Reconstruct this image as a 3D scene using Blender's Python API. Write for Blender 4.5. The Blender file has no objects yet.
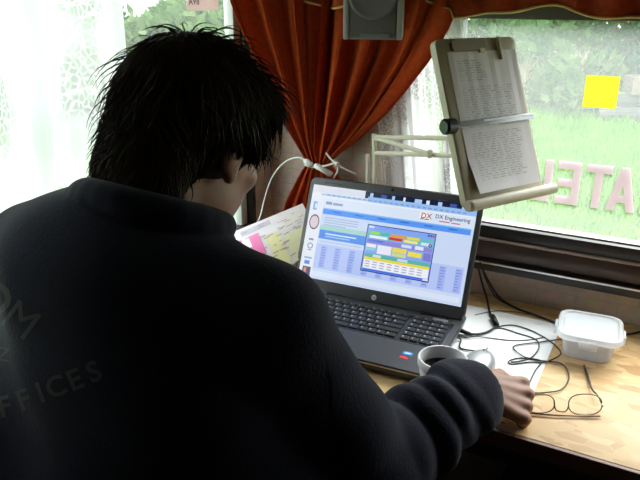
import bpy, bmesh, math, random
import numpy as np
from mathutils import Vector, Matrix, Euler
from mathutils.bvhtree import BVHTree
random.seed(7); np.random.seed(7)
S = bpy.context.scene
COL = S.collection
T0 = 0.72                      # table top height above the floor (m)
# ------------------------------------------------------------------ camera
F_PX, PITCH, HEAD = 660.0, 20.6, 28.3
CAM = Vector((0, 0, T0 + 0.668))
cd = bpy.data.cameras.new('camera'); cam = bpy.data.objects.new('camera', cd); COL.objects.link(cam)
cd.sensor_width = 36; cd.lens = 36 * F_PX / 640; cd.clip_start = 0.02; cd.clip_end = 200
cam.location = CAM; cam.rotation_euler = (math.radians(90 - PITCH), 0, math.radians(HEAD))
S.camera = cam
# ------------------------------------------------------------------ sky and exposure
EXPO = 2.75
w = bpy.data.worlds.new('overcast_sky'); S.world = w; w.use_nodes = True
bg = w.node_tree.nodes['Background']; bg.inputs[0].default_value = (0.93, 0.97, 1.0, 1); bg.inputs[1].default_value = 0.8
sl = bpy.data.lights.new('veiled_sun', 'SUN'); sl.energy = 1.3; sl.angle = math.radians(50); sl.color = (1, .98, .95)
so = bpy.data.objects.new('veiled_sun', sl); COL.objects.link(so); so.location = (3, 8, 9)
so.rotation_euler = Vector((-.36, -.72, -.85)).to_track_quat('-Z', 'Y').to_euler()      # bright cloud patch high beyond the long window
S.view_settings.view_transform = 'Standard'; S.view_settings.look = 'None'
S.view_settings.exposure = EXPO; S.view_settings.gamma = 1; S.view_settings.use_curve_mapping = False
# ------------------------------------------------------------------ pixel -> place
_h, _p = math.radians(HEAD), math.radians(PITCH)
FW = Vector((-math.sin(_h) * math.cos(_p), math.cos(_h) * math.cos(_p), -math.sin(_p)))
RT = Vector((math.cos(_h), math.sin(_h), 0)); DN = FW.cross(RT)
def ray(px, py): return FW + RT * ((px - 320) / F_PX) + DN * ((py - 240) / F_PX)
def onz(px, py, z=0.0): d = ray(px, py); return CAM + d * ((T0 + z - CAM.z) / d.z)
def ony(px, py, y): d = ray(px, py); return CAM + d * (y / d.y)
def onx(px, py, x): d = ray(px, py); return CAM + d * (x / d.x)
def onplane(px, py, p0, n): d = ray(px, py); return CAM + d * ((p0 - CAM).dot(n) / d.dot(n))
def ond(px, py, dep): return CAM + ray(px, py) * dep
def V(x, y, z): return Vector((x, y, T0 + z))       # z above the table top
# ------------------------------------------------------------------ materials
MATS = {}
def srgb(c):
    return tuple(((x / 12.92) if x <= .04045 else ((x + .055) / 1.055) ** 2.4) for x in c)
def mat(name, col, rough=.6, metal=0, noise=None, bump=0, spec=.5, scale=40, stretch=(1, 1, 1), **kw):
    if name in MATS: return MATS[name]
    m = bpy.data.materials.new(name); m.use_nodes = True; nt = m.node_tree; b = nt.nodes['Principled BSDF']
    b.inputs['Base Color'].default_value = (*col, 1); b.inputs['Roughness'].default_value = rough
    b.inputs['Metallic'].default_value = metal; b.inputs['Specular IOR Level'].default_value = spec
    for k, v in kw.items(): b.inputs[k.replace('_', ' ')].default_value = v
    if noise or bump:
        tc = nt.nodes.new('ShaderNodeTexCoord'); mp = nt.nodes.new('ShaderNodeMapping'); mp.inputs['Scale'].default_value = stretch
        nt.links.new(tc.outputs['Object'], mp.inputs[0])
        n = nt.nodes.new('ShaderNodeTexNoise'); n.inputs['Scale'].default_value = scale; n.inputs['Detail'].default_value = 5
        nt.links.new(mp.outputs[0], n.inputs['Vector'])
        if noise:
            r = nt.nodes.new('ShaderNodeValToRGB'); r.color_ramp.elements[0].position = .3; r.color_ramp.elements[1].position = .7
            r.color_ramp.elements[0].color = (*col, 1); r.color_ramp.elements[1].color = (*noise, 1)
            nt.links.new(n.outputs['Fac'], r.inputs[0]); nt.links.new(r.outputs[0], b.inputs['Base Color'])
        if bump:
            bp = nt.nodes.new('ShaderNodeBump'); bp.inputs['Strength'].default_value = bump; bp.inputs['Distance'].default_value = .004
            nt.links.new(n.outputs['Fac'], bp.inputs['Height']); nt.links.new(bp.outputs[0], b.inputs['Normal'])
    MATS[name] = m; return m
def new_nt(name):
    m = bpy.data.materials.new(name); m.use_nodes = True; nt = m.node_tree; nt.nodes.clear()
    o = nt.nodes.new('ShaderNodeOutputMaterial'); MATS[name] = m
    return m, nt, o
def N(nt, t, **kw):
    n = nt.nodes.new('ShaderNode' + t)
    for k, v in kw.items():
        if k in n.inputs: n.inputs[k].default_value = v
        else: setattr(n, k, v)
    return n
def glass_mat(name, haze):
    m, nt, o = new_nt(name)
    tr = N(nt, 'BsdfTransparent'); tr.inputs[0].default_value = (.96, .985, .97, 1)
    gl = N(nt, 'BsdfGlossy'); gl.inputs['Roughness'].default_value = .02
    lw = N(nt, 'LayerWeight'); pw_ = N(nt, 'Math', operation='POWER'); pw_.inputs[1].default_value = 5; nt.links.new(lw.outputs['Facing'], pw_.inputs[0])
    fr = N(nt, 'MapRange'); fr.inputs[3].default_value = .02; fr.inputs[4].default_value = .7; nt.links.new(pw_.outputs[0], fr.inputs[0]); mx = N(nt, 'MixShader'); mx2 = N(nt, 'MixShader'); mx2.inputs[0].default_value = haze
    tl = N(nt, 'BsdfTranslucent'); tl.inputs[0].default_value = (.9, .93, .95, 1)
    nt.links.new(fr.outputs[0], mx.inputs[0]); nt.links.new(tr.outputs[0], mx.inputs[1]); nt.links.new(gl.outputs[0], mx.inputs[2])
    nt.links.new(mx.outputs[0], mx2.inputs[1]); nt.links.new(tl.outputs[0], mx2.inputs[2]); nt.links.new(mx2.outputs[0], o.inputs[0])
    return m
def cloth_mat(name, col, col2, trans=.35, scale=60):
    m, nt, o = new_nt(name)
    tc = N(nt, 'TexCoord'); n = N(nt, 'TexNoise', Scale=scale, Detail=4.0); r = N(nt, 'ValToRGB')
    r.color_ramp.elements[0].color = (*col, 1); r.color_ramp.elements[1].color = (*col2, 1)
    r.color_ramp.elements[0].position = .3; r.color_ramp.elements[1].position = .75
    nt.links.new(tc.outputs['Object'], n.inputs['Vector']); nt.links.new(n.outputs['Fac'], r.inputs[0])
    d = N(nt, 'BsdfDiffuse'); t = N(nt, 'BsdfTranslucent'); mx = N(nt, 'MixShader'); mx.inputs[0].default_value = trans
    for s in (d, t): nt.links.new(r.outputs[0], s.inputs[0])
    nt.links.new(d.outputs[0], mx.inputs[1]); nt.links.new(t.outputs[0], mx.inputs[2]); nt.links.new(mx.outputs[0], o.inputs[0])
    return m
def lace_mat(name, base_open, motif_scale):
    """white net: fine mesh weave, embroidered flower motifs and a scatter of open holes; UV in metres"""
    m, nt, o = new_nt(name)
    uv = N(nt, 'UVMap'); 
    v1 = N(nt, 'TexVoronoi', Scale=motif_scale); v1.feature = 'F1'
    v2 = N(nt, 'TexVoronoi', Scale=motif_scale * 4.2); v2.feature = 'DISTANCE_TO_EDGE'
    nz = N(nt, 'TexNoise', Scale=motif_scale * .28, Detail=1.0)
    for q in (v1, v2, nz): nt.links.new(uv.outputs[0], q.inputs['Vector'])
    # petals: rings in the distance field of the big cells
    mu = N(nt, 'Math', operation='MULTIPLY'); mu.inputs[1].default_value = 26; nt.links.new(v1.outputs['Distance'], mu.inputs[0])
    sn = N(nt, 'Math', operation='SINE'); nt.links.new(mu.outputs[0], sn.inputs[0])
    a = N(nt, 'MapRange'); a.inputs[1].default_value = .15; a.inputs[2].default_value = .75; a.inputs[3].default_value = 0; a.inputs[4].default_value = .28
    nt.links.new(sn.outputs[0], a.inputs[0])
    b = N(nt, 'MapRange'); b.inputs[1].default_value = .05; b.inputs[2].default_value = .16; b.inputs[3].default_value = 0; b.inputs[4].default_value = .42
    nt.links.new(v2.outputs['Distance'], b.inputs[0])
    gate = N(nt, 'MapRange'); gate.inputs[1].default_value = .50; gate.inputs[2].default_value = .56; nt.links.new(nz.outputs['Fac'], gate.inputs[0])
    ab = N(nt, 'Math', operation='MAXIMUM'); nt.links.new(a.outputs[0], ab.inputs[0]); nt.links.new(b.outputs[0], ab.inputs[1])
    g = N(nt, 'Math', operation='MULTIPLY'); nt.links.new(ab.outputs[0], g.inputs[0]); nt.links.new(gate.outputs[0], g.inputs[1])
    op = N(nt, 'Math', operation='ADD'); op.use_clamp = True; op.inputs[1].default_value = base_open; nt.links.new(g.outputs[0], op.inputs[0])
    d = N(nt, 'BsdfDiffuse'); d.inputs[0].default_value = (.90, .87, .92, 1)
    t = N(nt, 'BsdfTranslucent'); t.inputs[0].default_value = (.90, .87, .92, 1)
    mx = N(nt, 'MixShader'); mx.inputs[0].default_value = .5; tr = N(nt, 'BsdfTransparent'); m2 = N(nt, 'MixShader')
    nt.links.new(d.outputs[0], mx.inputs[1]); nt.links.new(t.outputs[0], mx.inputs[2])
    nt.links.new(op.outputs[0], m2.inputs[0]); nt.links.new(mx.outputs[0], m2.inputs[1]); nt.links.new(tr.outputs[0], m2.inputs[2])
    nt.links.new(m2.outputs[0], o.inputs[0]); return m
def osb_mat():
    m, nt, o = new_nt('osb'); b = N(nt, 'BsdfPrincipled', Roughness=.45); tc = N(nt, 'TexCoord')
    prev = None
    cols = [((.56, .32, .13), (.74, .49, .24)), ((.62, .38, .17), (.78, .54, .28)), ((.52, .28, .11), (.70, .45, .21))]
    for i, (ang, sc) in enumerate(((.4, (26, 60, 1)), (1.7, (30, 66, 1)), (2.6, (24, 55, 1)))):
        mp = N(nt, 'Mapping'); mp.inputs['Rotation'].default_value = (0, 0, ang); mp.inputs['Scale'].default_value = sc; mp.inputs['Location'].default_value = (i * 3.1, i, 0)
        nt.links.new(tc.outputs['Object'], mp.inputs[0]); v = N(nt, 'TexVoronoi', Scale=1.0); nt.links.new(mp.outputs[0], v.inputs['Vector'])
        sp = N(nt, 'SeparateColor'); nt.links.new(v.outputs['Color'], sp.inputs[0])
        r = N(nt, 'ValToRGB'); r.color_ramp.elements[0].color = (*cols[i][0], 1); r.color_ramp.elements[1].color = (*cols[i][1], 1)
        r.color_ramp.elements[1].position = .45
        nt.links.new(sp.outputs[0], r.inputs[0])
        if prev is None: prev = r.outputs[0]
        else:
            th = N(nt, 'Math', operation='GREATER_THAN'); th.inputs[1].default_value = .58; nt.links.new(sp.outputs[1], th.inputs[0])
            mx = N(nt, 'MixRGB'); nt.links.new(th.outputs[0], mx.inputs[0]); nt.links.new(prev, mx.inputs[1]); nt.links.new(r.outputs[0], mx.inputs[2]); prev = mx.outputs[0]
    nt.links.new(prev, b.inputs['Base Color']); nt.links.new(b.outputs[0], o.inputs[0]); return m
def wallpaper_mat():
    m, nt, o = new_nt('wallpaper'); b = N(nt, 'BsdfPrincipled', Roughness=.7); tc = N(nt, 'TexCoord')
    mp = N(nt, 'Mapping'); nt.links.new(tc.outputs['UV'], mp.inputs[0])
    br = N(nt, 'TexBrick', Scale=1.0); br.inputs['Color1'].default_value = (.60, .45, .36, 1); br.inputs['Color2'].default_value = (.56, .42, .33, 1)
    br.inputs['Mortar'].default_value = (.47, .33, .26, 1); br.inputs['Mortar Size'].default_value = .002; br.inputs['Mortar Smooth'].default_value = 1.0; br.inputs['Brick Width'].default_value = .085; br.inputs['Row Height'].default_value = .04
    n = N(nt, 'TexNoise', Scale=45.0, Detail=6.0); nt.links.new(tc.outputs['Object'], n.inputs['Vector'])
    mx = N(nt, 'MixRGB', blend_type='OVERLAY'); mx.inputs[0].default_value = .5
    nt.links.new(mp.outputs[0], br.inputs['Vector']); nt.links.new(br.outputs['Color'], mx.inputs[1]); nt.links.new(n.outputs['Color'], mx.inputs[2])
    hs = N(nt, 'HueSaturation'); hs.inputs['Saturation'].default_value = .8; nt.links.new(mx.outputs[0], hs.inputs['Color'])
    nt.links.new(hs.outputs[0], b.inputs['Base Color']); nt.links.new(b.outputs[0], o.inputs[0]); return m
def attr_mat(name, emit=0.0, rough=.5):
    m, nt, o = new_nt(name); b = N(nt, 'BsdfPrincipled', Roughness=rough); a = N(nt, 'VertexColor'); a.layer_name = 'Col'
    if emit:
        b.inputs['Base Color'].default_value = (.004, .004, .005, 1); nt.links.new(a.outputs[0], b.inputs['Emission Color']); b.inputs['Emission Strength'].default_value = emit
    else: nt.links.new(a.outputs[0], b.inputs['Base Color'])
    nt.links.new(b.outputs[0], o.inputs[0]); return m
def foliage_mat(name, c1, c2):
    m, nt, o = new_nt(name); tc = N(nt, 'TexCoord'); n = N(nt, 'TexNoise', Scale=3.0, Detail=5.0); r = N(nt, 'ValToRGB')
    r.color_ramp.elements[0].color = (*c1, 1); r.color_ramp.elements[1].color = (*c2, 1); r.color_ramp.elements[0].position = .35; r.color_ramp.elements[1].position = .65
    nt.links.new(tc.outputs['Object'], n.inputs['Vector']); nt.links.new(n.outputs['Fac'], r.inputs[0])
    d = N(nt, 'BsdfDiffuse'); t = N(nt, 'BsdfTranslucent'); mx = N(nt, 'MixShader'); mx.inputs[0].default_value = .35
    for s in (d, t): nt.links.new(r.outputs[0], s.inputs[0])
    nt.links.new(d.outputs[0], mx.inputs[1]); nt.links.new(t.outputs[0], mx.inputs[2]); nt.links.new(mx.outputs[0], o.inputs[0]); return m
# ------------------------------------------------------------------ mesh helpers
class MB:
    def __init__(s): s.v = []; s.f = []; s.c = []
    def add(s, vs, fs, c=None):
        o = len(s.v); s.v += [tuple(x) for x in vs]; s.f += [tuple(i + o for i in f) for f in fs]; s.c += [c] * len(fs); return s
    def box(s, a, b, bev=0.0, M=None, seg=2):
        bm = bmesh.new(); bmesh.ops.create_cube(bm, size=1)
        a = Vector(a); b = Vector(b)
        for v in bm.verts: v.co = Vector(((a[i] + b[i]) / 2 + v.co[i] * abs(b[i] - a[i]) for i in range(3)))
        if bev: bmesh.ops.bevel(bm, geom=list(bm.edges), offset=bev, segments=seg, profile=.6, affect='EDGES')
        if M: bm.transform(M)
        bm.verts.index_update(); s.add([v.co for v in bm.verts], [[v.index for v in f.verts] for f in bm.faces]); bm.free(); return s
    def tube(s, pts, r, n=8, cap=True, c=None, flat=None):
        pts = [Vector(p) for p in pts]; k = len(pts); rr = r if hasattr(r, '__len__') else [r] * k
        tan = [(pts[min(i + 1, k - 1)] - pts[max(i - 1, 0)]).normalized() for i in range(k)]
        ref = Vector((0, 0, 1)) if abs(tan[0].z) < .9 else Vector((1, 0, 0))
        nrm = (ref - tan[0] * ref.dot(tan[0])).normalized(); vs = []; fs = []
        for i in range(k):
            nrm = (nrm - tan[i] * nrm.dot(tan[i])).normalized(); bn = tan[i].cross(nrm)
            for j in range(n):
                a = 2 * math.pi * j / n; vs.append(pts[i] + (nrm * math.cos(a) * (flat or 1) + bn * math.sin(a)) * rr[i])
        for i in range(k - 1):
            for j in range(n): fs.append((i * n + j, i * n + (j + 1) % n, (i + 1) * n + (j + 1) % n, (i + 1) * n + j))
        if cap: fs += [tuple(range(n - 1, -1, -1)), tuple((k - 1) * n + j for j in range(n))]
        return s.add(vs, fs, c)
    def lathe(s, prof, n=32, M=None, close=False):
        vs = [Vector((r * math.cos(2 * math.pi * j / n), r * math.sin(2 * math.pi * j / n), z)) for r, z in prof for j in range(n)]
        fs = [(i * n + j, i * n + (j + 1) % n, (i + 1) * n + (j + 1) % n, (i + 1) * n + j) for i in range(len(prof) - 1) for j in range(n)]
        if M: vs = [M @ v for v in vs]
        return s.add(vs, fs)
    def loft(s, loops, cap0=True, cap1=True):
        n = len(loops[0]); vs = [p for l in loops for p in l]
        fs = [(i * n + j, i * n + (j + 1) % n, (i + 1) * n + (j + 1) % n, (i + 1) * n + j) for i in range(len(loops) - 1) for j in range(n)]
        if cap0: fs.append(tuple(range(n - 1, -1, -1)))
        if cap1: fs.append(tuple((len(loops) - 1) * n + j for j in range(n)))
        return s.add(vs, fs)
    def quad(s, a, b, c, d, col=None): return s.add([a, b, c, d], [(0, 1, 2, 3)], col)
    def build(s, name, m, parent=None, smooth=False, uv=None, col=False):
        me = bpy.data.meshes.new(name); me.from_pydata(s.v, [], s.f); me.materials.append(m)
        if smooth: me.polygons.foreach_set('use_smooth', [True] * len(me.polygons))
        if uv is not None:
            l = me.uv_layers.new(name='UVMap'); idx = np.zeros(len(me.loops), int); me.loops.foreach_get('vertex_index', idx)
            l.data.foreach_set('uv', np.array(uv, float)[idx].ravel())
        if col:
            at = me.color_attributes.new('Col', 'FLOAT_COLOR', 'CORNER'); out = []
            for p, c in zip(me.polygons, s.c): out += list((*c, 1)) * p.loop_total
            at.data.foreach_set('color', out)
        me.update(); o = bpy.data.objects.new(name, me); COL.objects.link(o)
        if parent: o.parent = parent
        return o
def shade(o, ang=35):
    o.data.polygons.foreach_set('use_smooth', [True] * len(o.data.polygons))
    try: o.data.set_sharp_from_angle(angle=math.radians(ang))
    except Exception: pass
    return o
def tag(o, label, cat=None, group=None, kind=None):
    if label: o['label'] = label
    if cat: o['category'] = cat
    if group: o['group'] = group
    if kind: o['kind'] = kind
    return o
def empty(name, loc, label, cat, group=None, M=None):
    o = bpy.data.objects.new(name, None); COL.objects.link(o); o.empty_display_size = .05
    if M is not None: o.matrix_world = M
    else: o.location = loc
    return tag(o, label, cat, group)
def struct(o, label=None): o['kind'] = 'structure'; 
def off(mb, loc):
    mb.v = [(x - loc[0], y - loc[1], z - loc[2]) for x, y, z in mb.v]; return mb
def spline(pts, n=10):
    pts = [Vector(p) for p in pts]; P = [pts[0]] + pts + [pts[-1]]; out = []
    for i in range(1, len(P) - 2):
        for k in range(n):
            t = k / n; a, b, c, d = P[i - 1:i + 3]
            out.append(.5 * ((2 * b) + (c - a) * t + (2 * a - 5 * b + 4 * c - d) * t * t + (3 * b - a - 3 * c + d) * t ** 3))
    return out + [pts[-1]]
def text_mesh(txt, size=1.0, bold=.0):
    cu = bpy.data.curves.new('t', 'FONT'); cu.body = txt; cu.size = size; cu.offset = bold; cu.resolution_u = 3
    o = bpy.data.objects.new('t', cu); COL.objects.link(o); bpy.context.view_layer.update()
    me = o.to_mesh(); vs = [v.co.copy() for v in me.vertices]; fs = [tuple(p.vertices) for p in me.polygons]
    o.to_mesh_clear(); bpy.data.objects.remove(o); bpy.data.curves.remove(cu)
    return vs, fs
def rrect(w, h, r, n=5, z=0, cx=0, cy=0):
    out = []
    for sx, sy, a0 in ((1, 1, 0), (-1, 1, 90), (-1, -1, 180), (1, -1, 270)):
        for k in range(n + 1):
            a = math.radians(a0 + 90 * k / n); out.append(Vector((cx + sx * (w / 2 - r) + r * math.cos(a), cy + sy * (h / 2 - r) + r * math.sin(a), z)))
    return out
# ------------------------------------------------------------------ signed-distance modelling (for the person)
class Field:
    def __init__(s, lo, hi, h):
        s.lo = np.array(lo, float); s.h = h; s.n = np.ceil((np.array(hi) - s.lo) / h).astype(int) + 1
        s.F = np.full(s.n, .2, np.float32)
    def win(s, lo, hi):
        a = np.clip(np.floor((np.array(lo) - s.lo) / s.h).astype(int), 0, s.n - 1); b = np.clip(np.ceil((np.array(hi) - s.lo) / s.h).astype(int) + 1, 1, s.n)
        if np.any(b <= a): return None, None
        ax = [np.float32(s.lo[i] + s.h * np.arange(a[i], b[i])) for i in range(3)]
        return tuple(slice(a[i], b[i]) for i in range(3)), np.meshgrid(*ax, indexing='ij')
    def put(s, sl, d, k, sub=False):
        f = s.F[sl]
        if sub: d = -d; h = np.clip(.5 - .5 * (d - f) / k, 0, 1) if k else None; s.F[sl] = (f + (d - f) * (1 - h) ) if False else np.maximum(f, d); return
        hh = np.clip(.5 + .5 * (f - d) / k, 0, 1); s.F[sl] = f + (d - f) * hh - k * hh * (1 - hh)
    def cap(s, a, b, ra, rb, k=.02, mod=None, sub=False):
        a = np.array(a, float); b = np.array(b, float); R = max(ra, rb) + k + .03
        sl, g = s.win(np.minimum(a, b) - R, np.maximum(a, b) + R)
        if sl is None: return s
        X, Y, Z = g; d = b - a; L2 = d @ d + 1e-12
        t = np.clip(((X - a[0]) * d[0] + (Y - a[1]) * d[1] + (Z - a[2]) * d[2]) / L2, 0, 1)
        q = (X - a[0] - t * d[0], Y - a[1] - t * d[1], Z - a[2] - t * d[2]); dist = np.sqrt(q[0] ** 2 + q[1] ** 2 + q[2] ** 2)
        r = ra + (rb - ra) * t
        if mod is not None: r = r + mod(t, X, Y, Z)
        s.put(sl, dist - r, k, sub); return s
    def ell(s, c, r, M=None, k=.02, sub=False):
        c = np.array(c, float); r = np.array(r, float); R = r.max() + k + .03
        sl, g = s.win(c - R, c + R)
        if sl is None: return s
        P = [g[i] - c[i] for i in range(3)]
        if M is not None: P = [M[0][i] * P[0] + M[1][i] * P[1] + M[2][i] * P[2] for i in range(3)]   # M columns = local axes
        q = np.sqrt((P[0] / r[0]) ** 2 + (P[1] / r[1]) ** 2 + (P[2] / r[2]) ** 2)
        q2 = np.sqrt((P[0] / r[0] ** 2) ** 2 + (P[1] / r[1] ** 2) ** 2 + (P[2] / r[2] ** 2) ** 2) + 1e-6
        s.put(sl, q * (q - 1) / q2, k, sub); return s
    def mesh(s):
        F = s.F; ins = F < 0; n = F.shape
        cnt = np.zeros(tuple(x - 1 for x in n), np.int8)
        cor = [(i, j, k) for i in (0, 1) for j in (0, 1) for k in (0, 1)]
        sh = lambda A, o: A[o[0]:n[0] - 1 + o[0], o[1]:n[1] - 1 + o[1], o[2]:n[2] - 1 + o[2]]
        for o in cor: cnt += sh(ins, o)
        act = (cnt > 0) & (cnt < 8); idx = np.argwhere(act); ID = np.full(act.shape, -1, np.int64); ID[act] = np.arange(len(idx))
        vals = {o: F[idx[:, 0] + o[0], idx[:, 1] + o[1], idx[:, 2] + o[2]] for o in cor}
        acc = np.zeros((len(idx), 3)); num = np.zeros(len(idx))
        for a in cor:
            for ax in range(3):
                if a[ax]: continue
                b = list(a); b[ax] = 1; b = tuple(b); va, vb = vals[a], vals[b]; m = (va < 0) != (vb < 0)
                t = np.where(m, va / np.where(va - vb == 0, 1, va - vb), 0)
                p = np.zeros((len(idx), 3)); p += np.array(a); p[:, ax] += t
                acc[m] += p[m]; num[m] += 1
        V_ = s.lo + s.h * (idx + acc / num[:, None]); faces = []
        for ax in range(3):
            u, v = (ax + 1) % 3, (ax + 2) % 3
            A = np.take(ins, range(n[ax] - 1), ax); B = np.take(ins, range(1, n[ax]), ax)
            e = np.argwhere(A != B); e = e[(e[:, u] > 0) & (e[:, v] > 0) & (e[:, u] < n[u] - 1) & (e[:, v] < n[v] - 1)]
            if not len(e): continue
            flip = ins[e[:, 0], e[:, 1], e[:, 2]]; q = []
            for du, dv in ((1, 1), (0, 1), (0, 0), (1, 0)):
                c = e.copy(); c[:, u] -= du; c[:, v] -= dv; q.append(ID[c[:, 0], c[:, 1], c[:, 2]])
            q = np.stack(q, 1); q[~flip] = q[~flip][:, ::-1]; faces.append(q)
        return V_, np.concatenate(faces)
def np_obj(name, V_, F_, m, parent=None):
    me = bpy.data.meshes.new(name); me.from_pydata(V_.tolist(), [], F_.tolist()); me.materials.append(m)
    me.polygons.foreach_set('use_smooth', [True] * len(me.polygons)); me.update()
    o = bpy.data.objects.new(name, me); COL.objects.link(o)
    if parent: o.parent = parent
    return o
# ================================================================== THE SETTING
XL, YB = -0.915, 1.43                # inner faces of the left and back caravan walls
ZC = 1.95; XR = 1.15; YF = -1.05     # ceiling, right wall, wall behind the camera
wp = wallpaper_mat()
dark_wood = mat('dark_wood', (.045, .028, .02), .6, noise=(.07, .045, .03), scale=30, stretch=(1, 8, 8))
def wall_with_hole(name, axis, pos, thick, u0, u1, z0, z1, holes):
    """wall slab in plane axis=pos with rectangular holes [(ua,ub,za,zb)], thickness outward"""
    mb = MB(); us = sorted({u0, u1, *[h[0] for h in holes], *[h[1] for h in holes]}); zs = sorted({z0, z1, *[h[2] for h in holes], *[h[3] for h in holes]})
    uv = []
    for i in range(len(us) - 1):
        for j in range(len(zs) - 1):
            uc, zc = (us[i] + us[i + 1]) / 2, (zs[j] + zs[j + 1]) / 2
            if any(h[0] < uc < h[1] and h[2] < zc < h[3] for h in holes): continue
            if axis == 'y': mb.box((us[i], pos, zs[j]), (us[i + 1], pos + thick, zs[j + 1]))
            else: mb.box((pos, us[i], zs[j]), (pos + thick, us[i + 1], zs[j + 1]))
    uv = [((v[0] if axis == 'y' else v[1]), v[2]) for v in mb.v]
    o = mb.build(name, wp, uv=uv); struct(o); return o
# back-wall window (the long one over the table) and left window
WZ0 = ony(580, 238, YB).z; WZ1 = ony(550, 20, YB).z; WX0 = ony(464.5, 18, YB).x; WX1 = 1.02; WXL = ony(418, 60, YB).x
LY0, LY1, LZ0, LZ1 = .12, 1.322, T0 + .115, T0 + .80
wall_with_hole('wall_back', 'y', YB, .04, XL - .04, XR + .04, 0, ZC, [(WXL, WX1, WZ0, WZ1)])
wall_with_hole('wall_left', 'x', XL, -.04, YF, YB, 0, ZC, [(LY0, LY1, LZ0, LZ1)])
o = MB().box((XR, YF, 0), (XR + .04, YB, ZC)).build('wall_right', dark_wood); struct(o)
o = MB().box((XL, YF - .04, 0), (XR, YF, ZC)).build('wall_front', dark_wood); struct(o)
o = MB().box((XL - .04, YF - .04, -.05), (XR + .04, YB + .04, 0)).build('floor', mat('floor_vinyl', (.06, .05, .045), .6, noise=(.09, .075, .06), scale=14)); struct(o)
o = MB().box((XL - .04, YF - .04, ZC), (XR + .04, YB + .04, ZC + .04)).build('ceiling', mat('ceiling_board', (.32, .29, .25), .8, noise=(.36, .33, .29))); struct(o)
pane = glass_mat('pane_hazy', .075); pane_l = glass_mat('pane_clear', .05)
frame_blk = mat('frame_black', (.018, .016, .015), .35); frame_brown = mat('frame_brown', (.075, .045, .035), .4, noise=(.05, .03, .025), scale=25, stretch=(1, 6, 6))
alu = mat('aluminium', (.72, .71, .70), .3, 1.0)
# window over the table ------------------------------------------------------
wn = bpy.data.objects.new('window_1', None); COL.objects.link(wn); wn.location = (0, YB, T0); struct(wn)
def wpart(name, mb, m): return shade(off(mb, (0, YB, T0)).build(name, m, wn))
wpart('pane', MB().box((WX0, YB + .012, WZ0), (WX1, YB + .016, WZ1)), pane)
wpart('pane', MB().box((WXL, YB + .012, WZ0), (WX0 - .022, YB + .016, WZ1)), pane_l)
wpart('window_frame_side', MB().box((WXL - .02, YB - .006, WZ0 - .02), (WXL, YB + .03, WZ1), .003), frame_blk)
wpart('window_frame_top', MB().box((WXL - .05, YB - .012, WZ1), (WX1 + .03, YB + .03, WZ1 + .05), .004), mat('frame_grey', (.10, .095, .09), .5))
wpart('window_frame_side', MB().box((WX0 - .022, YB - .012, WZ0 - .02), (WX0, YB + .03, WZ1), .003), frame_blk)
zz = [ony(580, q, YB - .012).z for q in (238, 254, 276, 286)]      # sill profile: pane edge, bead, track, track bottom
wpart('window_frame_bottom', MB().box((WX0 - .3, YB - .014, zz[1]), (WX1 + .03, YB + .02, WZ0), .004), frame_blk)
wpart('bead', MB().tube([(WX0 - .3, YB - .017, zz[1]), (WX1 + .03, YB - .017, zz[1])], .0042, 10), mat('bead', (.32, .24, .22), .25, .4))
mb = MB()
prof = [(YB - .012, zz[1] - .003), (YB - .02, zz[1] - .012), (YB - .022, (zz[1] + zz[2]) / 2), (YB - .018, zz[2] + .008), (YB - .012, zz[2] + .004), (YB + .01, zz[2] + .004), (YB + .01, zz[1] - .003)]
mb.loft([[Vector((x, y, z)) for y, z in prof] for x in (WX0 - .3, WX1 + .03)])
wpart('sill_moulding', mb, frame_brown)
wpart('track', MB().box((WX0 - .12, YB - .030, zz[3] + .002), (WX1 + .03, YB, zz[2] - .004), .002), frame_blk)
wpart('track_edge', MB().box((WX0 - .12, YB - .031, zz[2] - .0042), (WX1 + .03, YB - .002, zz[2] + .0008), .001), alu)
lt = MB().tube([Vector((WX0 - .005, YB - .034, zz[2] + .016)), Vector((WX0 + .012, YB - .034, zz[2] + .014))], .010, 12)
wpart('latch', lt, frame_blk)
# left window ---------------------------------------------------------------
wl = bpy.data.objects.new('window_2', None); COL.objects.link(wl); wl.location = (XL, 0, T0); struct(wl)
def lpart(name, mb, m): return shade(off(mb, (XL, 0, T0)).build(name, m, wl))
lpart('pane', MB().box((XL - .022, LY0, LZ0), (XL - .018, LY1, LZ1)), pane_l)
lpart('window_frame_side', MB().box((XL - .03, LY1 - .004, LZ0 - .02), (XL + .006, LY1 + .022, LZ1 + .02), .003), frame_blk)
lpart('inner_frame', MB().box((XL - .03, LY1 - .030, LZ0), (XL - .004, LY1 - .004, LZ1), .003), mat('frame_pale', (.55, .58, .57), .35))
lpart('window_frame_bottom', MB().box((XL - .03, LY0 - .02, LZ0 - .022), (XL + .006, LY1 + .02, LZ0), .003), frame_blk)
lpart('window_frame_top', MB().box((XL - .03, LY0 - .02, LZ1), (XL + .006, LY1 + .02, LZ1 + .022), .003), frame_blk)
# ================================================================== OUTDOORS
GZ = -0.42
grass = foliage_mat('grass', (.07, .17, .018), (.12, .23, .035))
def ground():
    n = 60; vs = []; fs = []
    for i in range(n + 1):
        for j in range(n + 1):
            x = -32 + 64 * i / n; y = -32 + 64 * j / n; r = max(0, math.hypot(x, y) - 6)
            vs.append((x, y, GZ + .05 * math.sin(x * 1.3 + y * .4) * min(1, r / 3) + .02 * r * (.5 if y > 3 else 1)))
    fs = [(i * (n + 1) + j, (i + 1) * (n + 1) + j, (i + 1) * (n + 1) + j + 1, i * (n + 1) + j + 1) for i in range(n) for j in range(n)]
    o = MB().add(vs, fs).build('lawn_ground', grass, smooth=True); o['kind'] = 'structure'; return o
ground()
def gh(x, y):
    r = max(0, math.hypot(x, y) - 6); return GZ + .05 * math.sin(x * 1.3 + y * .4) * min(1, r / 3) + .02 * r * (.5 if y > 3 else 1)
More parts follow.
